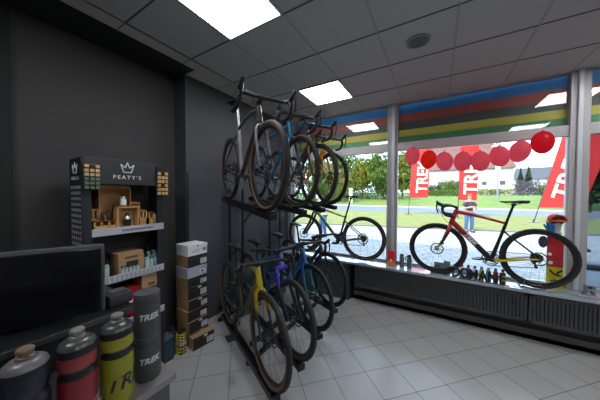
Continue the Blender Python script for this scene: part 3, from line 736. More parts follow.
for q in range(-3, 4):
    P = [(.070*math.cos(a), .018*q*(.55+.45*math.sin(a)), .068*math.sin(a)) for a in [PI*j/10 for j in range(11)]]
    h_.tube(P, .0095, 8, side=(0, 1, 0), sq=.8)
h_.tube([(.070*math.cos(a), .058*math.sin(a), .0) for a in [2*PI*j/20 for j in range(20)]], .011, 8, closed=True)
h_.build('shell', hm, t, True)
MB().ball((0, 0, .004), .062, 14, 8, sc=(1, .8, .9)).build('liner', MATTE, t, True)
MB().tube([(0, 0, -.18), (0, 0, -.12), (0, 0, -.02)], [.045, .030, .042], 14).build('head_form', mat('strap_white', (.5, .5, .52), .6), t, True)
t = thing('cycling_glove', 'blue cycling glove standing left of the orange helmet on the red panel', 'glove', (x0+.025, 3.88, SILL+.67))
gb = MB().tube([(0, 0, -.02), (0, 0, .03), (.002, 0, .085)], [.028, .034, .036], 12, side=(1, 0, 0), sq=1.1)
for q, l in ((-.027, .04), (-.009, .052), (.009, .05), (.027, .038)): gb.tube([(q, 0, .075), (q*1.1, 0, .10), (q*1.15, -.004, .10+l*.5)], [.010, .009, .008], 8)
gb.tube([(-.03, 0, .03), (-.05, 0, .06), (-.055, 0, .085)], [.011, .010, .008], 8)
gb.build('palm', mat('glove_blue', (.02, .16, .45), .6), t, True)
MB().lathe([(.034, -.05), (.036, -.015)], 14).build('cuff', mat('glove_teal', (.02, .3, .32), .6), t, True)
t = thing('camera_bracket', 'small grey bracketed device on the sill right of the right window post', 'device', (sill_at(590, 3.80), 3.80, SILL))
MB().box((-.05, -.03, 0), (.05, .03, .012), bev=.003).box((-.035, -.018, .012), (-.01, .018, .09), bev=.003).box((-.03, -.025, .07), (.045, .025, .11), bev=.006).box((.02, -.02, .01), (.045, .02, .05), bev=.004).build('body', mat('device_grey', (.20, .21, .23), .4), t)
MB().lathe([(.014, -.034), (.014, -.025)], 14, (.0, 0, .09), 'Y').build('lens', BLACK, t)
# loose cable on the sill
P = [(.80+.1*k+.02*math.sin(k*2.1), 3.68+.035*math.sin(k*1.7), SILL+.004+(.012 if k % 3 == 1 else 0)) for k in range(9)]
tag(MB().tube(P, .0035, 6).build('cable', BLACK, smooth=True), 'thin black cable lying along the sill under the rear wheel of the red bicycle', 'cable')

# ------------------------------------------------------------------ outside ground
PAVE = tile_mat('paving', (.27, .265, .26), (.21, .21, .205), (.06, .06, .058), (0, 0, 0), R(16), .22, .06, .8, .2, 2., .5)
GRASS = mat('lawn_grass', (.105, .112, .018), .9, noise=.45, nscale=1.2, bump=.4)
BANK = mat('bank_grass', (.075, .115, .012), .9, noise=.4, nscale=.8, bump=.4)
ASPH = mat('asphalt', (.085, .095, .115), .8, noise=.1)
KERB = mat('kerb_stone', (.06, .062, .065), .8); KERBL = mat('pale_walk', (.30, .30, .30), .8)
s1 = .245
def ln(y0, s, x): return y0+s*x
def strip(name, a, b, z, m, sa, sb_, th=.1):
    mb = MB(); xs = (-60, -6, 6, 60)
    for k in range(3):
        x0, x1 = xs[k], xs[k+1]
        A = [(x0, ln(a, sa, x0)), (x1, ln(a, sa, x1)), (x1, ln(b, sb_, x1)), (x0, ln(b, sb_, x0))]
        mb.add([(p[0], p[1], z) for p in A]+[(p[0], p[1], z-th) for p in A], [(0, 1, 2, 3), (7, 6, 5, 4), (0, 4, 5, 1), (1, 5, 6, 2), (2, 6, 7, 3), (3, 7, 4, 0)])
    return struct(name, mb, m)
struct('pavement', MB().add([(-60, 4.1, 0), (60, 4.1, 0), (60, 28.7, 0), (-60, 3.5, 0)], [(0, 1, 2, 3)]).box((-12, 4.1, -.1), (12, 4.3, -.0)), PAVE)
strip('kerb_near', 13.75, 14.05, .035, KERB, s1, s1)
strip('lawn', 14.05, 25.6, .03, GRASS, s1, .10)
strip('road', 25.6, 36.0, .0, ASPH, .10, .02)
strip('footpath', 36.0, 38.5, .06, KERBL, .02, .02)
struct('lawn_bank', MB().add([(-80, 36.9, .05), (80, 40.1, .05), (80, 52, 1.5), (-80, 49, 1.5), (-80, 130, 3), (80, 130, 3)], [(0, 1, 2, 3), (3, 2, 5, 4)]), BANK)

# ------------------------------------------------------------------ plants
LEAF = [mat('leaf_%s' % n, c, .6, noise=.5, nscale=.9, spec=.3) for n, c in (('mid', (.065, .11, .012)), ('yellow', (.115, .135, .015)), ('dark', (.018, .04, .011)), ('purple', (.10, .085, .11)), ('conifer', (.02, .045, .02)))]
for m_ in LEAF:
    nt = m_.node_tree; b = nt.nodes['Principled BSDF']; tl = nt.nodes.new('ShaderNodeBsdfTranslucent'); mx = nt.nodes.new('ShaderNodeMixShader'); mx.inputs[0].default_value = .35
    src = b.inputs['Base Color'].links[0].from_socket; nt.links.new(src, tl.inputs[0])
    nt.links.new(b.outputs[0], mx.inputs[1]); nt.links.new(tl.outputs[0], mx.inputs[2]); nt.links.new(mx.outputs[0], nt.nodes['Material Output'].inputs[0])
BARK = mat('bark', (.06, .045, .035), .9)
def leaves(mb, c, rad, n, size, rnd, shell=.55, cone=False):
    c = Vector(c)
    for _ in range(n):
        while True:
            p = Vector((rnd.uniform(-1, 1), rnd.uniform(-1, 1), rnd.uniform(-1, 1)))
            if shell < p.length < 1: break
        if cone: f = (1-p.z)/2; p.x *= f; p.y *= f
        p = Vector((p.x*rad[0], p.y*rad[1], p.z*rad[2]))+c
        q = Euler((rnd.uniform(0, 6.3), rnd.uniform(0, 6.3), rnd.uniform(0, 6.3))).to_matrix(); s_ = size*rnd.uniform(.6, 1.3)
        a, b = q @ Vector((s_, 0, 0)), q @ Vector((0, s_*.55, 0))
        mb.add([p-a, p-b, p+a, p+b], [(0, 1, 2, 3)])
def tree(label, loc, h, r, mi, seed, cat='tree', name='broadleaf_tree', n=4200, size=.27, group=None, low=.15):
    rnd = random.Random(seed)
    t = thing(name, label, cat, loc, 0, group)
    mb = MB(); cl = 14
    for k in range(cl):
        a = rnd.uniform(0, 2*PI); q = rnd.uniform(0, .62)*r; z = h*rnd.uniform(low+.08, .86)
        rr = r*rnd.uniform(.34, .52)
        leaves(mb, (q*math.cos(a), q*math.sin(a), z), (rr, rr, rr*.8*min(1.3, h/(2*r))), n//cl, size, rnd)
    mb.build('foliage', LEAF[mi], t)
    tr = MB(); tr.tube([(0, 0, -.3), (.05, 0, h*.3), (0, .05, h*.6)], [.16, .12, .06], 8)
    for k in range(5):
        a = rnd.uniform(0, 6.3); tr.tube([(0, 0, h*(.25+.07*k)), (math.cos(a)*r*.5, math.sin(a)*r*.5, h*(.45+.08*k))], [.06, .03], 6)
    tr.build('trunk', BARK, t, True)
    return t
def at_ground(px, dist, z=0.):
    d = fw+rt*((px-300)/229.68); d = Vector((d.x, d.y, 0)).normalized()
    k = dist/(d.dot(Vector((fw.x, fw.y, 0)).normalized())); return Vector((d.x*k, d.y*k, z))
def bank_z(p): 
    y0 = 38.5+.02*p.x; return max(0.05, min(1.5, .05+(p.y-y0)/12*1.45)) if p.y < y0+12 else 1.5+(p.y-y0-12)*.018
def plant(px, dist, **k):
    p = at_ground(px, dist); p.z = bank_z(p)-.1; return p
for k, (px, d, h, r, mi, lab) in enumerate([
        (292, 46, 11, 5.0, 2, 'dark green tree seen through the upper bicycles beside the window frame'),
        (322, 44, 9.5, 4.0, 0, 'green tree behind the front wheels of the upper rack'),
        (345, 52, 13.5, 5.0, 0, 'tall green tree beside the brick house on the left'),
        (362, 47, 8.5, 3.6, 1, 'yellow green bushy tree left of the window post'),
        (381, 43, 9.0, 3.4, 0, 'rounded green tree just left of the window post'),
        (402, 44, 9.5, 2.7, 1, 'yellow green tree just right of the window post')]):
    tree(lab, plant(px, d), h, r, mi, 10+k, group='trees beyond the road')
for k, (px, d, h, r, mi, lab) in enumerate([
        (590, 24, 8.5, 3.0, 2, 'big dark green tree seen through the right window pane'),
        (604, 30, 9, 4.0, 0, 'green tree at the right edge of the right window pane'),
        (622, 24, 8.5, 4.0, 0, 'green tree beyond the right edge of the view')]):
    p = at_ground(px, d); p.z = 0 if p.y < 39 else bank_z(p); tree(lab, p, h, r, mi, 30+k, group='trees beyond the right pane')
def bush(label, px, d, w, h, mi, seed, name='bush', cat='bush', size=.15, n=1500):
    rnd = random.Random(seed); p = plant(px, d)
    t = thing(name, label, cat, p, 0); mb = MB()
    for k in range(7): leaves(mb, ((k-3)/3*w*.33, rnd.uniform(-.3, .3), h*.5), (w*.24, 1.0, h*.52*rnd.uniform(.85, 1.1)), n//7, size, rnd, .3)
    mb.build('foliage', LEAF[mi], t)
    MB().tube([(0, 0, -.2), (0, 0, h*.5)], .06, 6).tube([(0, 0, 0), (w*.2, 0, h*.5)], .04, 6).tube([(0, 0, 0), (-w*.2, 0, h*.5)], .04, 6).build('stem', BARK, t)
bush('long clipped green hedge in front of the white house, left half', 441, 46, 10, 1.4, 0, 51, 'hedge', 'hedge')
bush('clipped green hedge in front of the white house, right half', 492, 50, 9, 1.7, 1, 52, 'hedge', 'hedge')
bush('round green bush by the wall of the white house', 448, 50, 3, 3.6, 0, 53)
bush('dark green bush left of the middle flag', 434, 52, 4.5, 2.6, 2, 54)
bush('dark bush close beside the middle flag', 455, 52, 3, 3.6, 2, 58)
bush('purple grey bush right of the white house', 528, 46, 5, 3.3, 3, 55)
bush('low green bush behind the big right flag', 552, 44, 5, 2.2, 0, 56)
bush('dark green hedge seen low in the right window pane', 592, 32, 9, 4.0, 2, 57, 'hedge', 'hedge')
bush('low bright green shrubs left of the window post', 368, 45, 15, 3.4, 0, 59, n=4000)
bush('tall green shrubs below the trees, between the window frame and the cream post', 325, 45, 12, 3.2, 0, 60, n=3500)
for px, d, h, lab in ((520, 60, 7.0, 'narrow dark conifer right of the white house, the left one'), (528, 60, 8.0, 'narrow dark conifer, the right and taller one')):
    rnd = random.Random(int(px)); t = thing('conifer', lab, 'tree', plant(px, d)); mb = MB(); leaves(mb, (0, 0, h/2), (1.5, 1.5, h/2), 1400, .2, rnd, .3, True)
    mb.build('foliage', LEAF[4], t); MB().tube([(0, 0, -.2), (0, 0, h*.7)], [.12, .03], 6).build('trunk', BARK, t)

# ------------------------------------------------------------------ houses
def house(label, p, rz, w, dp, wall_h, roof_h, wm, rm, wins, group=None, over=.5):
    t = thing('house', label, 'house', p, rz)
    MB().box((-w/2, 0, -1), (w/2, dp, wall_h)).build('wall', wm, t)
    A, B = w/2+over, dp+over
    mb = MB(); z = wall_h-.1
    mb.add([(-A, -over, z), (A, -over, z), (A, B, z), (-A, B, z), (-A+roof_h*.3, dp/2, z+roof_h), (A-roof_h*.3, dp/2, z+roof_h)], [(0, 1, 5, 4), (2, 3, 4, 5), (1, 2, 5), (3, 0, 4), (3, 2, 1, 0)])
    mb.build('roof', rm, t)
    for (x, z0, ww, hh) in wins:
        f = MB().box((x-ww/2, -.06, z0), (x+ww/2, .04, z0+hh)).build('window', mat('house_window_frame', (.55, .55, .55), .5), t)
        MB().box((x-ww/2+.12, -.08, z0+.12), (x+ww/2-.12, -.05, z0+hh-.12)).build('pane', mat('house_glass', (.05, .06, .08), .15), f)
    return t
WH = mat('white_render', (.36, .36, .345), .8); RF = mat('brown_red_roof', (.085, .036, .030), .8, noise=.3, nscale=2); RG = mat('grey_roof', (.035, .038, .05), .8)
p = at_ground(461, 58); p.z = 1.7
house('long white rendered house with a brown red hipped roof behind the balloons', p, R(-18)+PI*0+R(30.8-10), 20, 10, 6.6, 8.0, WH, RF,
      [(-8.5, 2.4, 1.5, 1.3), (-4.5, 2.4, 1.5, 1.3), (8.0, 2.4, 1.4, 1.3), (4.6, 2.4, 1.2, 1.2)])
p = at_ground(540, 80); p.z = 4.0
house('distant white house with a dark grey roof behind the conifers', p, R(-10), 14, 9, 3.6, 4.5, WH, RG, [(-3, 1.5, 1.4, 1.2), (3, 1.5, 1.4, 1.2)])
p = at_ground(331, 62); p.z = 2.3
house('red brick house beyond the trees at the left', p, R(30), 9, 9, 5.5, 3.2, mat('red_brick', (.26, .07, .04), .8, noise=.2, nscale=3), RF, [(-2, 2.8, 1.3, 1.3), (2, 2.8, 1.3, 1.3)])
# cream gate post near the trees, street lamp
p = at_ground(351, 42); p.z = bank_z(p)
t = thing('gate_post', 'pale cream post standing on the bank left of the trees', 'post', p)
MB().box((-.28, -.28, -.1), (.28, .28, 2.5), bev=.03).build('shaft', mat('cream_post', (.55, .48, .36), .8), t); MB().box((-.34, -.34, 2.5), (.34, .34, 2.62), bev=.02).build('cap', mat('cream_post', (.5, .5, .5)), t)
p = at_ground(497.3, 37.0); p.z = .06
t = thing('street_lamp_post', 'slim grey blue lamp post with a white box beyond the road', 'lamp post', p)
MB().tube([(0, 0, 0), (0, 0, 1.2), (0, 0, 7.5)], [.14, .12, .08], 10).build('pole', mat('lamp_grey_blue', (.13, .19, .25), .5, .2), t, True)
MB().box((-.28, -.2, 5.8), (.28, .14, 6.5), bev=.04).build('junction_box', WHITECARD, t)
MB().tube([(0, 0, 7.4), (.3, -.3, 7.9), (1.0, -.9, 8.1)], .05, 8).box((.8, -1.5, 8.0), (1.2, -.8, 8.12), bev=.03).build('lamp_head', METAL, t)

# ------------------------------------------------------------------ feather flags
FR = mat('flag_red', (.62, .022, .02), .7); FWM = mat('flag_white', (.80, .78, .76), .7)
for m_ in (FR, FWM):
    nt = m_.node_tree; b = nt.nodes['Principled BSDF']; tl = nt.nodes.new('ShaderNodeBsdfTranslucent'); tl.inputs[0].default_value = b.inputs['Base Color'].default_value
    mx = nt.nodes.new('ShaderNodeMixShader'); mx.inputs[0].default_value = .4
    nt.links.new(b.outputs[0], mx.inputs[1]); nt.links.new(tl.outputs[0], mx.inputs[2]); nt.links.new(mx.outputs[0], nt.nodes['Material Output'].inputs[0])
def flag(label, p, lean, w, z0, z1, rz, body_size, lx=.66):
    t = thing('feather_flag', label, 'flag', p, rz)
    tx_ = math.tan(lean)
    pole = [(tx_*z, 0, z) for z in (0, 1, 2, 3, z1-.6)]+[(tx_*z1+.12, 0, z1)]
    MB().tube(pole, [.03, .028, .025, .02, .015, .01], 8).build('pole', BLACK, t, True)
    MB().lathe([(.28, 0), (.28, .03), (.05, .05), (.05, .2)], 16).build('foot', DARKMETAL, t)
    n = 16; vs = []
    for k in range(n+1):
        z = z0+(z1-z0)*k/n; wv = w*(1 if k < n*.7 else max(.15, math.sqrt(max(0, 1-((k-n*.7)/(n*.3))**2))))
        off = .05*math.sin(k*.9)
        for x_ in (0, .5, 1): vs += [(tx_*z+x_*wv, off*x_-.006, z-.06*x_*0), (tx_*z+x_*wv, off*x_+.006, z)]
    fs = []
    for k in range(n):
        a, b = k*6, (k+1)*6
        for j in (0, 2): fs += [(a+j, a+j+2, b+j+2, b+j), (a+j+1, b+j+1, b+j+3, a+j+3)]
        fs += [(a+4, a+5, b+5, b+4), (a, b, b+1, a+1)]
    fl = MB().add(vs, fs).build('cloth', FR, t, True)
    tx = text_mb('TREK', body_size, .012, .02)
    zc = z0+(body_size*1.25)+.35
    d = Vector((tx_, 0, 1)).normalized()
    tx.xf(basis_m((tx_*zc+w*lx, -.06, zc), d, d.cross(Vector((0, -1, 0)))*-1 if False else Vector((-d.z, 0, d.x)))).build('lettering', FWM, fl)
    return t
fwd_yaw = R(24)
flag('red feather flag with white lettering on the lawn behind the left balloons', (-2.19, 22.8, .03), R(2.5), 1.45, 1.5, 7.0, R(10), 1.2)
p = at_ground(458, 17.5); flag('red feather flag with white lettering behind the person outside', (p.x, p.y, .03), R(1), 1.25, 1.35, 7.0, R(20), 1.3)
flag('large leaning red feather flag with white lettering behind the right window post', (5.35, 20.3, .03), R(15), 2.5, .95, 8.2, R(22), 1.5, .42)

# ------------------------------------------------------------------ people
def skin(joints, edges, name, m, parent, root=0, sub=2):
    me = bpy.data.meshes.new(name); me.from_pydata([j[:3] for j in joints], edges, []); ob = bpy.data.objects.new(name, me); COL.objects.link(ob)
    md = ob.modifiers.new('skin', 'SKIN'); md.use_smooth_shade = True
    for i, j in enumerate(joints):
        sv_ = me.skin_vertices[0].data[i]; sv_.radius = (j[3], j[4] if len(j) > 4 else j[3]); sv_.use_root = (i == root)
    sm = ob.modifiers.new('sub', 'SUBSURF'); sm.levels = sub
    bpy.context.view_layer.update()
    dg = bpy.context.evaluated_depsgraph_get(); nm = bpy.data.meshes.new_from_object(ob.evaluated_get(dg)); nm.materials.clear(); nm.materials.append(m)
    for p_ in nm.polygons: p_.use_smooth = True
    bpy.data.objects.remove(ob); bpy.data.meshes.remove(me)
    return link(name, nm, parent)
def person(label, loc, rz, shirt, trousers, hair, skinc, bend=0., pose='fold'):
    """faces local -y"""
    t = thing('person', label, 'person', loc, rz)
    sk = mat('skin_'+pose, skinc, .6)
    if pose == 'fold':
        LH, RH = (-.06, -.27, 1.20), (.13, -.25, 1.16); LE, RE = (-.29, -.06, 1.12), (.29, -.06, 1.12)
    else:
        LH, RH = (-.25, -.34, 1.0), (.25, -.30, 1.02); LE, RE = (-.27, -.05, 1.12), (.28, -.05, 1.12)
    def B(p):  # bend forward about the hips
        if not bend or p[2] < .95: return p
        v = Vector((p[0], p[1], p[2]-.95)); v.rotate(Euler((bend, 0, 0))); return (v.x, v.y, v.z+.95, *p[3:])
    J = [(0, 0, .97, .145, .11), (0, 0, 1.15, .135, .10), (0, 0, 1.34, .15, .10), (0, .0, 1.47, .09, .075), (0, .0, 1.54, .058, .058), (0, -.01, 1.60, .06, .065), (0, -.015, 1.68, .082, .095), (0, -.01, 1.76, .06, .07),
         (.17, 0, 1.43, .062), (RE[0], RE[1], RE[2], .046), (RH[0], RH[1], RH[2], .033),
         (-.17, 0, 1.43, .062), (LE[0], LE[1], LE[2], .046), (LH[0], LH[1], LH[2], .033),
         (.10, 0, .90, .095), (.12, -.02, .50, .064), (.13, .02, .10, .045), (.14, -.13, .04, .04, .03),
         (-.10, 0, .90, .095), (-.12, -.02, .50, .064), (-.13, .02, .10, .045), (-.14, -.13, .04, .04, .03)]
    J = [B(j) for j in J]
    E_ = [(0, 1), (1, 2), (2, 3), (3, 4), (4, 5), (5, 6), (6, 7), (3, 8), (8, 9), (9, 10), (3, 11), (11, 12), (12, 13), (0, 14), (14, 15), (15, 16), (16, 17), (0, 18), (18, 19), (19, 20), (20, 21)]
    # five fingers on each hand, rooted in the palm
    for base, el in ((10, 9), (13, 12)):
        hp, ep = Vector(J[base][:3]), Vector(J[el][:3]); d = (hp-ep).normalized(); sd = d.cross(Vector((0, 0, 1))).normalized(); u_ = sd.cross(d)
        palm = hp+d*.055; J.append((*palm, .034, .018)); pi = len(J)-1; E_.append((base, pi))
        for q, l in ((-1.5, .055), (-.5, .068), (.5, .072), (1.5, .062)):
            a = palm+u_*(q*.019)+d*.03; b = a+d*l*.5-sd*.006; c = b+d*l*.5-sd*.022
            J += [(*a, .0085), (*b, .008), (*c, .0065)]; n_ = len(J); E_ += [(pi, n_-3), (n_-3, n_-2), (n_-2, n_-1)]
        a = hp+d*.02+u_*.035; b = a+d*.035+u_*.012; J += [(*a, .011), (*b, .009)]; n_ = len(J); E_ += [(base, n_-2), (n_-2, n_-1)]
    body = skin(J, E_, 'body', sk, t, 0, 2)
    Jh = Vector(J[6][:3])
    f = MB().ball(Jh+Vector((0, -.105, -.005)), .016, 8, 6, sc=(.8, 1.3, 1.5)); f.build('nose', sk, body, True)
    for q in (-1, 1):
        MB().ball(Jh+Vector((.034*q, -.088, .022)), .011, 8, 6).build('eye', BLACK, body, True)
        MB().ball(Jh+Vector((.088*q, 0, .0)), .022, 8, 6, sc=(.5, .8, 1.3)).build('ear', sk, body, True)
    MB().ball(Jh+Vector((0, -.09, -.05)), .018, 8, 6, sc=(1.3, .4, .35)).build('mouth', mat('lips', (.35, .12, .10), .5), body, True)
    h = MB(); g_ = MB().ball((0, 0, 0), .108, 16, 10, sc=(.95, 1.12, 1.05))
    keep = [v for v in g_.v]
    vs = [(v[0], v[1], v[2]) for v in keep]; fs = [q for q in g_.f if all((vs[i][2] > .02 or vs[i][1] > .02) and vs[i][2] > -.07 for i in q)]
    h.add([Vector(v)+Jh+Vector((0, .006, .02)) for v in vs], fs); h.build('hair', mat('hair_'+pose, hair, .8), t, True)
    ex = .022
    SJ = [(*J[0][:3], .155+ex, .125+ex), (*J[1][:3], .145+ex, .11+ex), (*J[2][:3], .155+ex, .11+ex), (*J[3][:3], .095+ex, .08+ex), (*J[8][:3], .07+ex), (*Vector(J[8][:3]).lerp(Vector(J[9][:3]), .75), .058+ex), (*J[11][:3], .07+ex), (*Vector(J[11][:3]).lerp(Vector(J[12][:3]), .75), .058+ex)]
    skin(SJ, [(0, 1), (1, 2), (2, 3), (3, 4), (4, 5), (3, 6), (6, 7)], 'shirt', mat('shirt_'+pose, shirt, .8), t, 0, 2)
    TJ = [(0, 0, .98, .16, .125), (.10, 0, .88, .11), (.12, -.02, .50, .083), (.13, .02, .09, .07), (-.10, 0, .88, .11), (-.12, -.02, .50, .083), (-.13, .02, .09, .07)]
    skin(TJ, [(0, 1), (1, 2), (2, 3), (0, 4), (4, 5), (5, 6)], 'jeans', mat('jeans_'+pose, trousers, .8), t, 0, 2)
    for q in (-1, 1):
        MB().box((.135*q-.05, -.20, 0), (.135*q+.05, .08, .09), bev=.025).build('shoe', mat('dark_shoe', (.04, .04, .05), .6), t, True)
    return t
p = at_ground(469.5, 10.9)
person('person outside in a dark t-shirt and blue jeans with arms folded in front', (p.x, p.y, 0), R(20), (.02, .02, .035), (.025, .07, .17), (.10, .06, .04), (.32, .18, .12), 0., 'fold')
p = at_ground(323, 9.6)
person('person outside in pale blue clothes leaning forward behind the green bicycle', (p.x, p.y, 0), R(-25), (.18, .25, .36), (.05, .11, .24), (.40, .34, .30), (.60, .42, .36), .35, 'lean')
for px, py_, w_, lab in ((596, 267, .25, 'small dark box lying on the paving outside the right pane'), (583.5, 249, .12, 'small dark object on the paving just right of the window post')):
    d = fw+rt*((px-300)/229.68)+up*((200-py_)/229.68); d = d*(-1.68/d.z)
    t = thing('cable_cover', lab, 'box', (d.x, d.y, 0)); MB().box((-w_, -.12, 0), (w_, .12, .09), bev=.02).build('housing', BLACK, t); MB().box((-w_*.7, -.08, .09), (w_*.7, .08, .12), bev=.01).build('lid', DARKMETAL, t)
# ------------------------------------------------------------------ branded display rack against the left wall
DX, DY0, DY1 = -2.35, .67, 1.27
t = DR = thing('display_rack', 'dark retail display rack with a white crown logo on its header', 'display rack', (DX-.14, .97, 0))
DO = Vector((DX-.14, .97, 0))
DM = mat('rack_charcoal', (.035, .034, .038), .5); DM2 = mat('rack_navy', (.018, .021, .030), .5)
def dr(name, mb, m, parent=None, sm=False):
    mb.v = [(v[0]-DO.x, v[1]-DO.y, v[2]) for v in mb.v]; return mb.build(name, m, parent or t, sm)
dr('header', MB().box((DX-.26, DY0, H+.083), (DX, 1.205, H+.295), bev=.003), DM)
sp_ = dr('side_panel', MB().box((DX-.26, DY0-.012, .0), (DX-.003, DY0, H+.285)), DM2)
dr('side_panel', MB().box((DX-.26, DY1-.012, 0), (DX-.003, DY1, H+.20)), DM2)
dr('upright', MB().box((DX-.03, DY0, 0), (DX, DY0+.045, H+.09), bev=.002), DM2)
dr('upright', MB().box((DX-.03, DY1-.055, 0), (DX, DY1-.012, H+.27), bev=.002), DM2)
dr('back_panel', MB().box((DX-.26, DY0, 0), (DX-.25, DY1, H+.20)), DM)
dr('base', MB().box((DX-.25, DY0, .0), (DX-.01, DY1, .12), bev=.004), DM2)
LIP = mat('shelf_lip_white', (.48, .48, .54), .4)
SH = [H-.315, H-.725, H-1.14]
for z in SH:
    sh_ = dr('shelf', MB().box((DX-.25, DY0+.005, z-.02), (DX-.005, DY1-.012, z), bev=.002), DM2)
    dr('shelf_lip', MB().box((DX-.006, DY0+.045, z-.03), (DX+.006, DY1+.0, z+.032), bev=.002), LIP, sh_)
    mk = MB()
    if z == SH[0]:
        y = .92; mk.box((DX+.0050, .92, z-.007), (DX+.0061, 1.18, z-.006))
        while y < 1.17: w_ = random.choice((.006, .009, .005)); mk.box((DX+.0058, y, z-.006), (DX+.0068, y+w_, z+.008)); y += w_+.004
    else:
        y = .73; mk.box((DX+.0050, .72, z-.024), (DX+.0061, 1.262, z-.020))
        while y < 1.25: mk.box((DX+.0058, y, z-.02), (DX+.0068, y+.012, z+.022)); y += .035
    dr('lip_print', mk, mat('lip_print_dark', (.05, .05, .06), .6) if z == SH[0] else mat('lip_print_grey', (.28, .29, .36), .6), sh_)
def crown(s):
    mb = MB(); P = [(-.9, .62), (-.52, -.6), (.52, -.6), (.9, .62), (.30, .10), (0, .95), (-.30, .10)]
    n = len(P)
    for i in range(n): a, b = P[i], P[(i+1) % n]; mb.tube([(a[0]*s, a[1]*s, 0), (b[0]*s, b[1]*s, 0)], .075*s, 4)
    P2 = [(-.42, -.25), (-.15, -.32), (0, -.1), (.15, -.32), (.42, -.25)]
    return mb
Mf = lambda y, z: basis_m((DX+.003, y, z), (0, 1, 0), (0, 0, 1))
dr('crown_logo', crown(.056).xf(Mf(.965, H+.225)), WHITE)
dr('header_lettering', text_mb("PEATY'S", .044, .002, .0006, 0, 1.45).xf(Mf(.965, H+.146)), WHITE)
Ms = lambda x, z: basis_m((x, DY0-.014, z), (1, 0, 0), (0, 0, 1))
dr('crown_logo', crown(.056).xf(Ms(DX-.13, H+.20)), WHITE, sp_)
dr('side_lettering', text_mb("PEATY'S", .036, .002, .0006, 0, 1.3).xf(Ms(DX-.13, H+.125)), WHITE, sp_)
mk = MB()
for i in range(22):
    mk.box((DX-.24, DY0-.0128, H+.050-.045*i), (DX-.02, DY0-.0122, H+.053-.045*i))
    for j in range(5):
        mk.box((DX-.225+.045*j, DY0-.0135, H+.04-.045*i), (DX-.205+.045*j, DY0-.012, H+.066-.045*i))
dr('side_pattern', mk, mat('pattern_grey', (.5, .5, .52), .6), sp_)

# products on the display
def crate(label, y0, y1, x0, x1, z0, h, slots, seed=0, filled=False, cat='crate'):
    t = thing('wooden_crate', label, cat, ((x0+x1)/2, (y0+y1)/2, z0)); w, d = (y1-y0)/2, (x1-x0)/2; th = .009
    mb = MB().box((-d, -w, 0), (d, w, th)).box((-d, -w, 0), (-d+th, w, h)).box((-d, -w, 0), (d, -w+th, h)).box((-d, w-th, 0), (d, w, h))
    mb.box((d-th, -w, 0), (d, w, h*.12)).box((d-th, -w, h*.9), (d, w, h)).box((-d, -w, h-th), (d, w, h))
    for k in range(1, slots): yy = -w+2*w*k/slots; mb.box((-d, yy-th/2, 0), (d, yy+th/2, h))
    if filled: mb.box((-d, -w, h*.15), (d, w, h*.55))
    mb.build('crate_frame', WOOD, t)
    return t
z1 = SH[0]
crate('tall pale wooden crate at the back of the top shelf under the crown logo', .80, 1.04, DX-.24, DX-.12, z1, .40, 1, cat='crate')
crate('square pale wooden crate with an open window at the centre of the top shelf', .89, 1.055, DX-.10, DX-.01, z1, .215, 1)
crate('low wooden tray of two compartments at the left front of the top shelf', .73, .885, DX-.10, DX-.01, z1, .095, 3, filled=True)
crate('narrow wooden crate stepped behind the left tray on the top shelf', .73, .795, DX-.23, DX-.115, z1, .20, 2, filled=True)
crate('wooden crate with four holes right of the square crate on the top shelf', 1.065, 1.13, DX-.11, DX-.02, z1, .17, 2, filled=True)
crate('upper wooden block crate behind the four hole crate', 1.03, 1.12, DX-.24, DX-.13, z1, .25, 1, filled=True)
crate('small wooden crate at the right end of the top shelf, left one', 1.145, 1.193, DX-.11, DX-.02, z1, .15, 1, filled=True)
crate('small wooden crate at the right end of the top shelf, right one', 1.198, 1.252, DX-.11, DX-.02, z1, .13, 2)
def vial(label, x, y, z, r, h, body, cap, name='bottle', cat='bottle', group=None, lab=None, taper=.6):
    t = thing(name, label, cat, (x, y, z), 0, group)
    MB().lathe([(r*.95, 0), (r, .003), (r, h*.68), (r*taper, h*.78)], 16).build('body', body, t, True)
    MB().lathe([(r*taper*.95, h*.77), (r*taper*.95, h*.93), (r*.3, h)], 12).build('cap', cap, t, True)
    if lab: MB().lathe([(r*1.02, h*.15), (r*1.02, h*.58)], 16, cap=False).build('label_band', lab, t, True)
    return t
SIL = mat('silver_foil', (.55, .56, .60), .25, .7)
MINT = mat('mint_bottle', (.30, .42, .42), .4); MINTL = mat('mint_label', (.50, .60, .58), .5); DKB = mat('dark_blue_bottle', (.03, .05, .08), .3); TEALL = mat('teal_label', (.05, .22, .26), .5)
vial('silver canister standing in the window of the square crate', DX-.05, .98, z1+.0095, .026, .14, SIL, BLACK, lab=DARKMETAL)
vial('silver canister high up in the tall back crate', DX-.09, .965, z1+.2005, .024, .12, SIL, BLACK, lab=WHITE)
vial('small black pot on the left wooden tray', DX-.055, .80, z1+.0955, .013, .07, BLACK, BLACK)
vial('small black pot in the right compartment of the left wooden tray', DX-.055, .845, z1+.0955, .012, .07, BLACK, BLACK)
for k in range(5):
    vial('small silver capped valve tube on the stepped crate, %s' % ('leftmost', 'second from the left', 'middle', 'second from the right', 'rightmost')[k], DX-.125-.022*k, .745+.009*k, z1+.2005, .010, .06, SIL if k % 2 else BLACK, BLACK, 'valve_tube', 'tube', 'small tubes on the stepped crate')
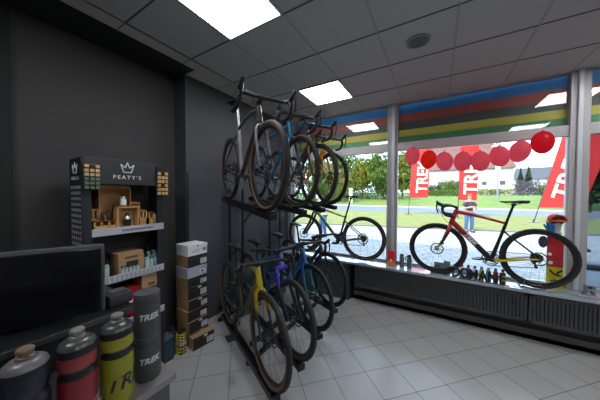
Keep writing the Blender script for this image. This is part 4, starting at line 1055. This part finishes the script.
# hanging peg boards at both ends of the header
def hang(label, y, z, w, h, rows, green):
    t = thing('peg_display', label, 'display', (DX+.004, y, z))
    MB().box((0, -w/2, 0), (.016, w/2, h), bev=.002).build('board', DM2, t)
    n = rows
    for i in range(n):
        for j in range(3):
            zz = h*(i+.15)/n; yy = -w/2+w*(j+.1)/3
            c = (mat('pack_green', (.12, .17, .11), .6) if (green and i in (0, 1, 2)) else (WOOD if (i+j) % 3 else (BLACK if j % 2 else mat('pack_cream', (.5, .42, .3), .6))))
            MB().box((.016, yy, zz), (.036+.004*((i+j) % 2), yy+w/3*.8, zz+h/n*.72), bev=.002).build('pack', c, t)
hang('peg display with green and wooden packs at the left end of the rack header',   .712, H+.035, .10, .20, 6, True)
hang('peg display with wooden and black packs at the right end of the rack header', 1.250, H-.01, .10, .23, 6, False)
z2 = SH[1]
t = thing('cardboard_box', 'open brown cardboard display box on the middle shelf', 'box', (DX-.12, 1.0, z2))
MB().box((-.09, -.10, 0), (.09, .10, .20), bev=.002).build('carton', KRAFT, t)
MB().box((.088, -.04, .03), (.093, .055, .12)).build('die_cut_window', WOODD, t)
MB().box((-.09, -.115, .196), (.02, .10, .203)).build('flap', KRAFT, t)
MB().box((.090, -.05, .145), (.092, .05, .165)).build('printed_mark', mat('kraft_print', (.12, .07, .04), .7), t)
pos = 'abcdefghij'
for k, (y, dx, h, mm, ll) in enumerate([(.74, .06, .21, DKB, None), (.785, .08, .19, DKB, None), (.83, .07, .16, MINT, MINTL), (.805, .16, .23, DKB, None), (.755, .17, .2, MINT, MINTL)]):
    vial(('tall dark bottle at the left end of the middle shelf', 'dark bottle next to the left end bottle of the middle shelf', 'mint bottle directly left of the cardboard display box', 'tall dark bottle standing behind the mint bottle left of the cardboard box', 'mint bottle at the back left of the middle shelf')[k], DX-dx, y, z2, .019, h, mm, BLACK, lab=ll, group='bottles on the middle shelf')
for k, y in enumerate((.955, .985, 1.015, 1.045, 1.075)):
    vial('small mint dropper bottle in front of the cardboard display box, %s' % ('leftmost', 'second from the left', 'middle', 'second from the right', 'rightmost')[k], DX-.022, y-.03, z2, .0125, .095, MINT, BLACK, lab=MINTL, group='dropper bottles in front of the cardboard box', name='dropper_bottle')
for k, (y, dx, h) in enumerate([(1.125, .10, .20), (1.135, .04, .16), (1.18, .05, .17), (1.185, .12, .20), (1.225, .045, .18), (1.23, .12, .21)]):
    vial('mint spray bottle right of the cardboard display box, %s' % ('at the back left of its group', 'at the front left of its group', 'in the middle of the front row', 'in the middle of the back row', 'at the front right end', 'at the back right end')[k], DX-dx, y, z2, .0185, h, MINT if k % 2 else TEALL, BLACK, lab=MINTL, group='mint bottles right of the cardboard box', name='spray_bottle')
z3 = SH[2]
t = thing('cardboard_carton', 'tall tan cardboard carton with dark print on the bottom shelf', 'box', (DX-.10, 1.165, z3))
MB().box((-.08, -.085, 0), (.08, .085, .38), bev=.006).build('carton', mat('tan_card', (.48, .30, .15), .7, noise=.1), t)
mk = MB()
for r_, (y0, y1) in enumerate(((-.03, .03), (-.02, .045))):
    y = y0
    while y < y1: mk.box((.080, y, .265-.04*r_), (.082, y+.011, .29-.04*r_)); y += .015
mk.build('printed_mark', mat('tan_print', (.07, .05, .04), .7), t)
t = thing('packet', 'shiny red packet left of the tan carton on the bottom shelf', 'packet', (DX-.09, 1.02, z3))
MB().box((-.05, -.06, 0), (.05, .06, .30), bev=.02).build('packet', mat('shiny_red', (.40, .012, .015), .2, coat=.5), t, True)
MB().box((.045, -.04, .15), (.054, .04, .18), bev=.004).build('packet_print', WHITE, t)
t = thing('tool_case', 'black case at the left of the bottom shelf', 'case', (DX-.12, .84, z3))
MB().box((-.09, -.13, 0), (.09, .13, .14), bev=.01).build('shell', BLACK, t); MB().tube([(.09, -.04, .08), (.12, -.04, .085), (.12, .04, .085), (.09, .04, .08)], .007, 6).build('handle', MATTE, t)

# ------------------------------------------------------------------ shoe boxes
BX0, BX1, BY0, BY1 = -2.612, -2.38, 1.545, 1.80
lev = [(.695, 'w', 'white shoe box with a lift-off lid on top of the stack'), ]
zz = [0, .16, .296, .42, .545, .691, .804, .916, 1.051, 1.174]
kinds = ['d', 'd', 'd', 'd', 'd', 'd', 'g', 'd', 'w']
labs = ['lowest shoe box of the stack, resting on the floor', 'second shoe box from the bottom of the stack', 'third shoe box from the bottom of the stack', 'fourth shoe box from the bottom of the stack', 'shoe box in the middle of the stack, fifth from the bottom',
        'sixth shoe box from the bottom, just under the pale blue box', 'pale blue grey shoe box third from the top of the stack', 'brown and black shoe box directly under the white top box', 'white shoe box with a lift-off lid on top of the stack']
SHIFT = [(.0, .03), (.004, .008), (-.004, 0), (0, .01), (-.006, .004), (.004, -.004), (0, 0), (-.004, .006), (.004, .004)]
BLUEW = mat('pale_blue_card', (.42, .45, .54), .6)
def shoe_box(label, x0, x1, y0, y1, z0, z1, kd, loc=None, rot=None):
    cx, cy = (x0+x1)/2, (y0+y1)/2; a, b, h = (x1-x0)/2, (y1-y0)/2, z1-z0-.0015
    t = thing('shoe_box', label, 'box', loc or (cx, cy, z0), rot or 0, 'stacked shoe boxes')
    base = {'d': KRAFT, 'w': WHITECARD, 'g': BLUEW}[kd]
    MB().box((-a+.004, -b+.004, 0), (a-.004, b-.004, h*.97), bev=.001).build('carton', base, t)
    MB().box((-a, -b, h*.72), (a, b, h), bev=.001).build('lid', {'d': KRAFT, 'w': WHITECARD, 'g': BLUEW}[kd], t)
    if kd == 'd':
        MB().box((a-.004, -b+.004, .004), (a-.0025, b-.004, h*.70)).box((a+.0002, -b+.001, h*.73), (a+.0012, b-.001, h*.985)).build('printed_front', CARDBLACK, t)
        MB().box((a-.003, b*.28, h*.16), (a-.0010, b*.92, h*.62)).build('size_label', WHITE, t)
        mk = MB()
        for k in range(4): mk.box((a-.0012, b*.33, h*(.22+.1*k)), (a-.0006, b*(.6+.2*(k % 2)), h*(.25+.1*k)))
        mk.build('label_print', CARDBLACK, t)
        if int(z0*100) % 2 == 0: MB().box((a+.001, b*.0, h*.78), (a+.0018, b*.35, h*.93)).build('lid_print', WHITE, t)
    elif kd == 'w':
        mk = MB().box((a+.0002, -b*.1, h*.80), (a+.0012, b*.04, h*.93)); mk.build('lid_mark', CARDBLACK, t)
        mk = MB()
        for k in range(3): mk.box((a-.0035, -b*.75+.02*k, h*(.25+.13*k)), (a-.0025, b*(.1+.1*k), h*(.28+.13*k)))
        mk.box((a-.0035, b*.5, h*.3), (a-.0025, b*.85, h*.6)); mk.build('carton_print', mat('print_grey', (.25, .25, .27), .6), t)
    else:
        MB().box((a-.0035, b*.2, h*.2), (a-.0020, b*.9, h*.62)).build('size_label', WHITE, t)
        MB().box((a-.0018, b*.35, h*.3), (a-.0010, b*.6, h*.5)).build('label_print', CARDBLACK, t)
    return t
for k in range(9):
    dx, dy = SHIFT[k]
    shoe_box(labs[k], BX0+dx*.5+.004, BX1+dx, BY0+dy, BY1+dy*.6, zz[k], zz[k+1], kinds[k])
shoe_box('shoe box lying on the floor in front of the stack, nearest the bicycles', -.02, .02+.06, -.13, .13, 0, .145, 'd', (-2.335, 1.685, 0), R(-6))
MB_ = None
# yellow and black striped sleeve, track pump, blue canister
t = thing('striped_roll', 'black packaging tube with yellow chevrons in front of the shoe boxes', 'tube', (-2.40, 1.478, 0))
MB().box((-.035, -.035, 0), (.035, .035, .26), bev=.004).build('tube_body', BLACK, t)
mk = MB().box((.0352, -.002, .02), (.0362, .002, .235)).box((-.002, -.0362, .02), (.002, -.0352, .235)).box((.030, -.0362, .02), (.0362, -.030, .235))
for z in (.03, .065, .16, .19, .22):
    for q in (-1, 1): mk.tube([(.037, 0, z-.010), (.037, .034*q, z+.010)], .0055, 4).tube([(0, -.037, z-.010), (.034*q, -.037, z+.010)], .0055, 4)
mk.build('chevrons', mat('chevron_yellow', (.62, .52, .03), .5), t); MB().box((-.037, -.037, .095), (.037, .037, .14)).build('label_band', mat('band_white', (.35, .35, .36), .5), t)
t = thing('spray_can', 'tall black can with pale stripes between the canister and the chevron tube', 'can', (-2.46, 1.405, 0))
MB().lathe([(.032, 0), (.034, .004), (.034, .29), (.02, .31)], 20).build('can', BLACK, t, True)
MB().lathe([(.016, .305), (.016, .335), (.01, .34)], 12).build('cap', MATTE, t, True)
mk = MB()
for z in (.04, .08, .12, .17, .22, .26): mk.lathe([(.0345, z), (.0345, z+.005)], 20, cap=False)
mk.build('stripes', mat('stripe_pale', (.22, .30, .36), .5), t)
t = thing('canister', 'dark blue jerrycan with a grey top standing on the floor beside the display rack', 'canister', (-2.43, 1.335, 0))
cm = MB().box((-.05, -.072, 0), (.05, .056, .235), bev=.014); cm.build('tank', mat('jerrycan_blue', (.012, .045, .075), .35), t, True)
MB().box((-.045, -.068, .23), (.045, .052, .255), bev=.008).build('shoulder', mat('jerrycan_top', (.10, .13, .16), .4), t)
MB().tube([(0, -.045, .25), (0, -.04, .28), (0, .02, .28), (0, .03, .25)], .009, 8).build('handle', mat('jerrycan_top', (.1, .13, .16)), t, True)
mk = MB()
for z in (.06, .09, .12, .17): mk.box((.049, -.055, z), (.0515, .04, z+.004)).box((-.04, -.0735, z), (.04, -.071, z+.004))
mk.build('printed_lines', mat('jerrycan_print', (.06, .20, .18), .5), t)

# ------------------------------------------------------------------ counter, desk, monitor
CT = H-.59
t = thing('counter', 'low display counter with a pale grey top carrying the drinking bottles', 'counter', (-.90, -.4, 0))
MB().box((.075, -1.6, 0), (.150, .820, CT-.02)).build('carcass', mat('counter_carcass', (.075, .072, .074), .6), t)
MB().box((.066, -1.62, CT-.022), (.166, .836, CT), bev=.002).build('worktop', mat('counter_top', (.20, .185, .185), .4), t)
t = thing('desk', 'black office desk behind the bottle counter', 'desk', (-1.8, -.4, 0))
DZ = H-.60
MB().box((-.45, -1.4, DZ-.03), (.40, 1.0, DZ), bev=.002).build('desk_top', mat('desk_black', (.010, .010, .011), .35), t)
MB().box((.385, -1.4, DZ-.028), (.403, 1.0, DZ-.002), bev=.001).build('edge_band', mat('desk_edge', (.035, .035, .038), .4), t)
MB().box((-.42, -1.35, 0), (.36, .95, DZ-.03)).build('pedestal', mat('desk_black2', (.010, .010, .011), .5), t)
MB().box((.405, -1.0, .0), (.955, .80, DZ-.16), bev=.004).build('low_cabinet', mat('desk_black2', (.010, .010, .011), .5), t)
# monitor, back turned to the camera, plane x = -1.43
t = thing('monitor', 'large black computer monitor seen from behind at the left edge', 'monitor', (-1.557, .209, DZ), R(-25))
mb = MB(); mb.box((-.022, -.30, .012), (.0, .30, .352), bev=.010)
mb.build('bezel', mat('bezel_grey', (.075, .075, .082), .35), t, True)
MB().box((-.002, -.29, .016), (.014, .290, .335), bev=.006).build('back_shell', mat('glossy_black', (.006, .006, .008), .2), t, True)
MB().box((-.024, -.285, .025), (-.0221, .285, .34)).build('screen', mat('screen_dark', (.01, .01, .012), .1), t)
MB().box((-.06, -.05, .01), (-.02, .05, .20), bev=.006).build('neck', BLACK, t); MB().box((-.16, -.12, 0), (-.03, .12, .012), bev=.005).build('foot', BLACK, t)
t = thing('receipt_printer', 'small dark grey receipt printer right of the monitor on the desk', 'printer', (-1.515, .565, DZ))
MB().box((-.06, -.055, 0), (.055, .055, .062), bev=.012).build('housing', mat('printer_grey', (.045, .046, .05), .4), t, True)
MB().box((-.04, -.035, .060), (.025, .035, .068), bev=.003).build('lid', mat('printer_lid', (.07, .07, .078), .35), t); MB().box((.032, -.035, .061), (.038, .035, .064)).build('paper_slot', BLACK, t)
t = thing('cash_terminal', 'black angular cash terminal on the far end of the desk', 'terminal', (-1.72, .48, DZ))
mb = MB().add([(-.10, -.06, 0), (.11, -.06, 0), (.11, .10, 0), (-.10, .10, 0), (-.10, -.06, .095), (.05, -.06, .095), (.10, .10, .05), (-.10, .10, .05)], [(0, 3, 2, 1), (4, 5, 6, 7), (0, 1, 5, 4), (1, 2, 6, 5), (2, 3, 7, 6), (3, 0, 4, 7)])
mb.build('housing', mat('terminal_black', (.016, .016, .018), .5), t)
MB().box((-.08, -.064, .02), (.04, -.058, .08), bev=.002).build('screen', mat('screen_dark', (.01, .01, .012), .1), t)

# ------------------------------------------------------------------ drinking bottles and storage cans in the foreground
def wrap(tx, r, a0, z, Rr):
    """wrap flat lettering round a vertical cylinder, centred on angle a0"""
    tx.v = [((r+v[2])*math.cos(a0+v[0]/r), (r+v[2])*math.sin(a0+v[0]/r), z+v[1]) for v in tx.v]; return tx
def drink_bottle(label, y, band, body, lid, nozzle, x=-.787, letters=None, hh=1.):
    t = thing('drinking_bottle', label, 'bottle', (x, y, CT))
    s = .0385
    prof = [(s*.90, 0), (s*.98, .004), (s, .012), (s, .128), (s*.985, .134), (s*.90, .139), (s*.88, .145), (s*.90, .150), (s*.99, .156), (s, .162), (s*.985, .190)]
    mis = [0]*4+[1, 1, 1, 1]+[2]*2
    MB().lathe(prof, 40, mis=mis).build('body', [body, BLACK, band], t, True)
    MB().lathe([(s*.985, .188), (s*1.02, .189), (s*1.02, .201), (s*.99, .207)], 40).build('lid_collar', BLACK, t, True)
    MB().lathe([(s*.98, .206), (s*.90, .214), (s*.72, .220), (.019, .2235), (.0175, .2235)], 40).build('lid', lid, t, True)
    MB().lathe([(.0165, .222), (.0155, .229), (.012, .231), (.012, .2345), (.0145, .2365), (.0150, .243), (.0125, .246), (.004, .2465)], 24).build('nozzle', nozzle, t, True)
    if letters:
        a0 = math.atan2(-y, -x)+letters[3]
        wrap(text_mb(letters[0], letters[1], .0004, .001, .25, 1.0), s+.0006, a0, letters[2], 0).build('lettering', letters[4], t)
    return t
SMOKE = mat('smoke_lid', (.055, .053, .057), .3); NOZ = mat('nozzle_clear', (.20, .19, .17), .3)
def bmat(n, c): return mat('bottle_'+n, c, .32, spec=.5)
drink_bottle('navy drinking bottle with a grey lid and a brownish nozzle at the left edge', .120, bmat('navy_band', (.010, .012, .028)), bmat('navy', (.012, .018, .04)), mat('lid_grey', (.12, .112, .12), .35), mat('nozzle_brown', (.17, .12, .08), .4))
drink_bottle('red drinking bottle with a smoke grey lid between the navy and yellow ones', .207, bmat('red_band', (.28, .04, .045)), bmat('red', (.22, .016, .022)), SMOKE, NOZ, letters=('TREK', .042, .045, .55, mat('letter_pale', (.42, .33, .38), .4)))
drink_bottle('yellow drinking bottle with bold black lettering beside the dark cans', .292, bmat('yellow_band', (.28, .27, .02)), bmat('yellow', (.24, .24, .012)), SMOKE, NOZ, letters=('TREK', .054, .062, .86, BLACK))
CAN = mat('can_grey', (.055, .058, .064), .45); CANR = mat('can_ring', (.03, .031, .034), .5)
def can(label, z, lidded):
    t = thing('storage_can', label, 'can', (-.803, .380, z), 0); s = .0365; h = .1385
    MB().lathe([(s*.97, 0), (s, .003), (s, .104), (s*.99, .106), (s*.99, .1075), (s, .109), (s, h-.003), (s*.96, h-.001)], 44).build('body', CAN, t, True)
    MB().lathe([(s*1.004, .118), (s*1.004, .120)], 44, cap=False).lathe([(s*1.004, .112), (s*1.004, .1135)], 44, cap=False).build('ring', CANR, t)
    MB().lathe([(s*.96, h-.0012), (s*.5, h), (.0005, h)], 44).build('lid', CAN, t, True)
    wrap(text_mb('TREK', .024, .0004, .0009, .25, 1.05), s+.0005, math.atan2(-.380, .803)+.13, .066, 0).build('lettering', mat('can_print', (.55, .56, .58), .4), t)
can('dark grey storage can with white lettering, lower one of the stacked pair', CT, False)
can('dark grey storage can with white lettering, stacked on top of the other', CT+.1387, True)

# ------------------------------------------------------------------ light
w = bpy.data.worlds.new('world'); scene.world = w; w.use_nodes = True; nt = w.node_tree
bg = nt.nodes['Background']; sky = nt.nodes.new('ShaderNodeTexSky'); sky.sky_type = 'NISHITA'; sky.sun_disc = False
sky.sun_elevation = R(44); sky.sun_rotation = R(200); sky.dust_density = 3; sky.air_density = 1.2; sky.ozone_density = 1
mx = nt.nodes.new('ShaderNodeMix'); mx.data_type = 'RGBA'; mx.inputs[0].default_value = .55
mx.inputs[7].default_value = (5.6, 7.3, 9.4, 1)
nt.links.new(sky.outputs[0], mx.inputs[6]); nt.links.new(mx.outputs[2], bg.inputs[0]); bg.inputs[1].default_value = .85
sd = bpy.data.lights.new('sun', 'SUN'); sd.energy = 9; sd.angle = R(1.0); sd.color = (1, .95, .86)
so = bpy.data.objects.new('sun', sd); COL.objects.link(so)
d = Vector((.25, .72, -.72)); so.rotation_euler = d.to_track_quat('-Z', 'Y').to_euler()
# daylight entering through the panes
vs = scene.view_settings; vs.view_transform = 'Standard'; vs.look = 'None'; vs.gamma = 1; vs.exposure = .08; vs.use_curve_mapping = False
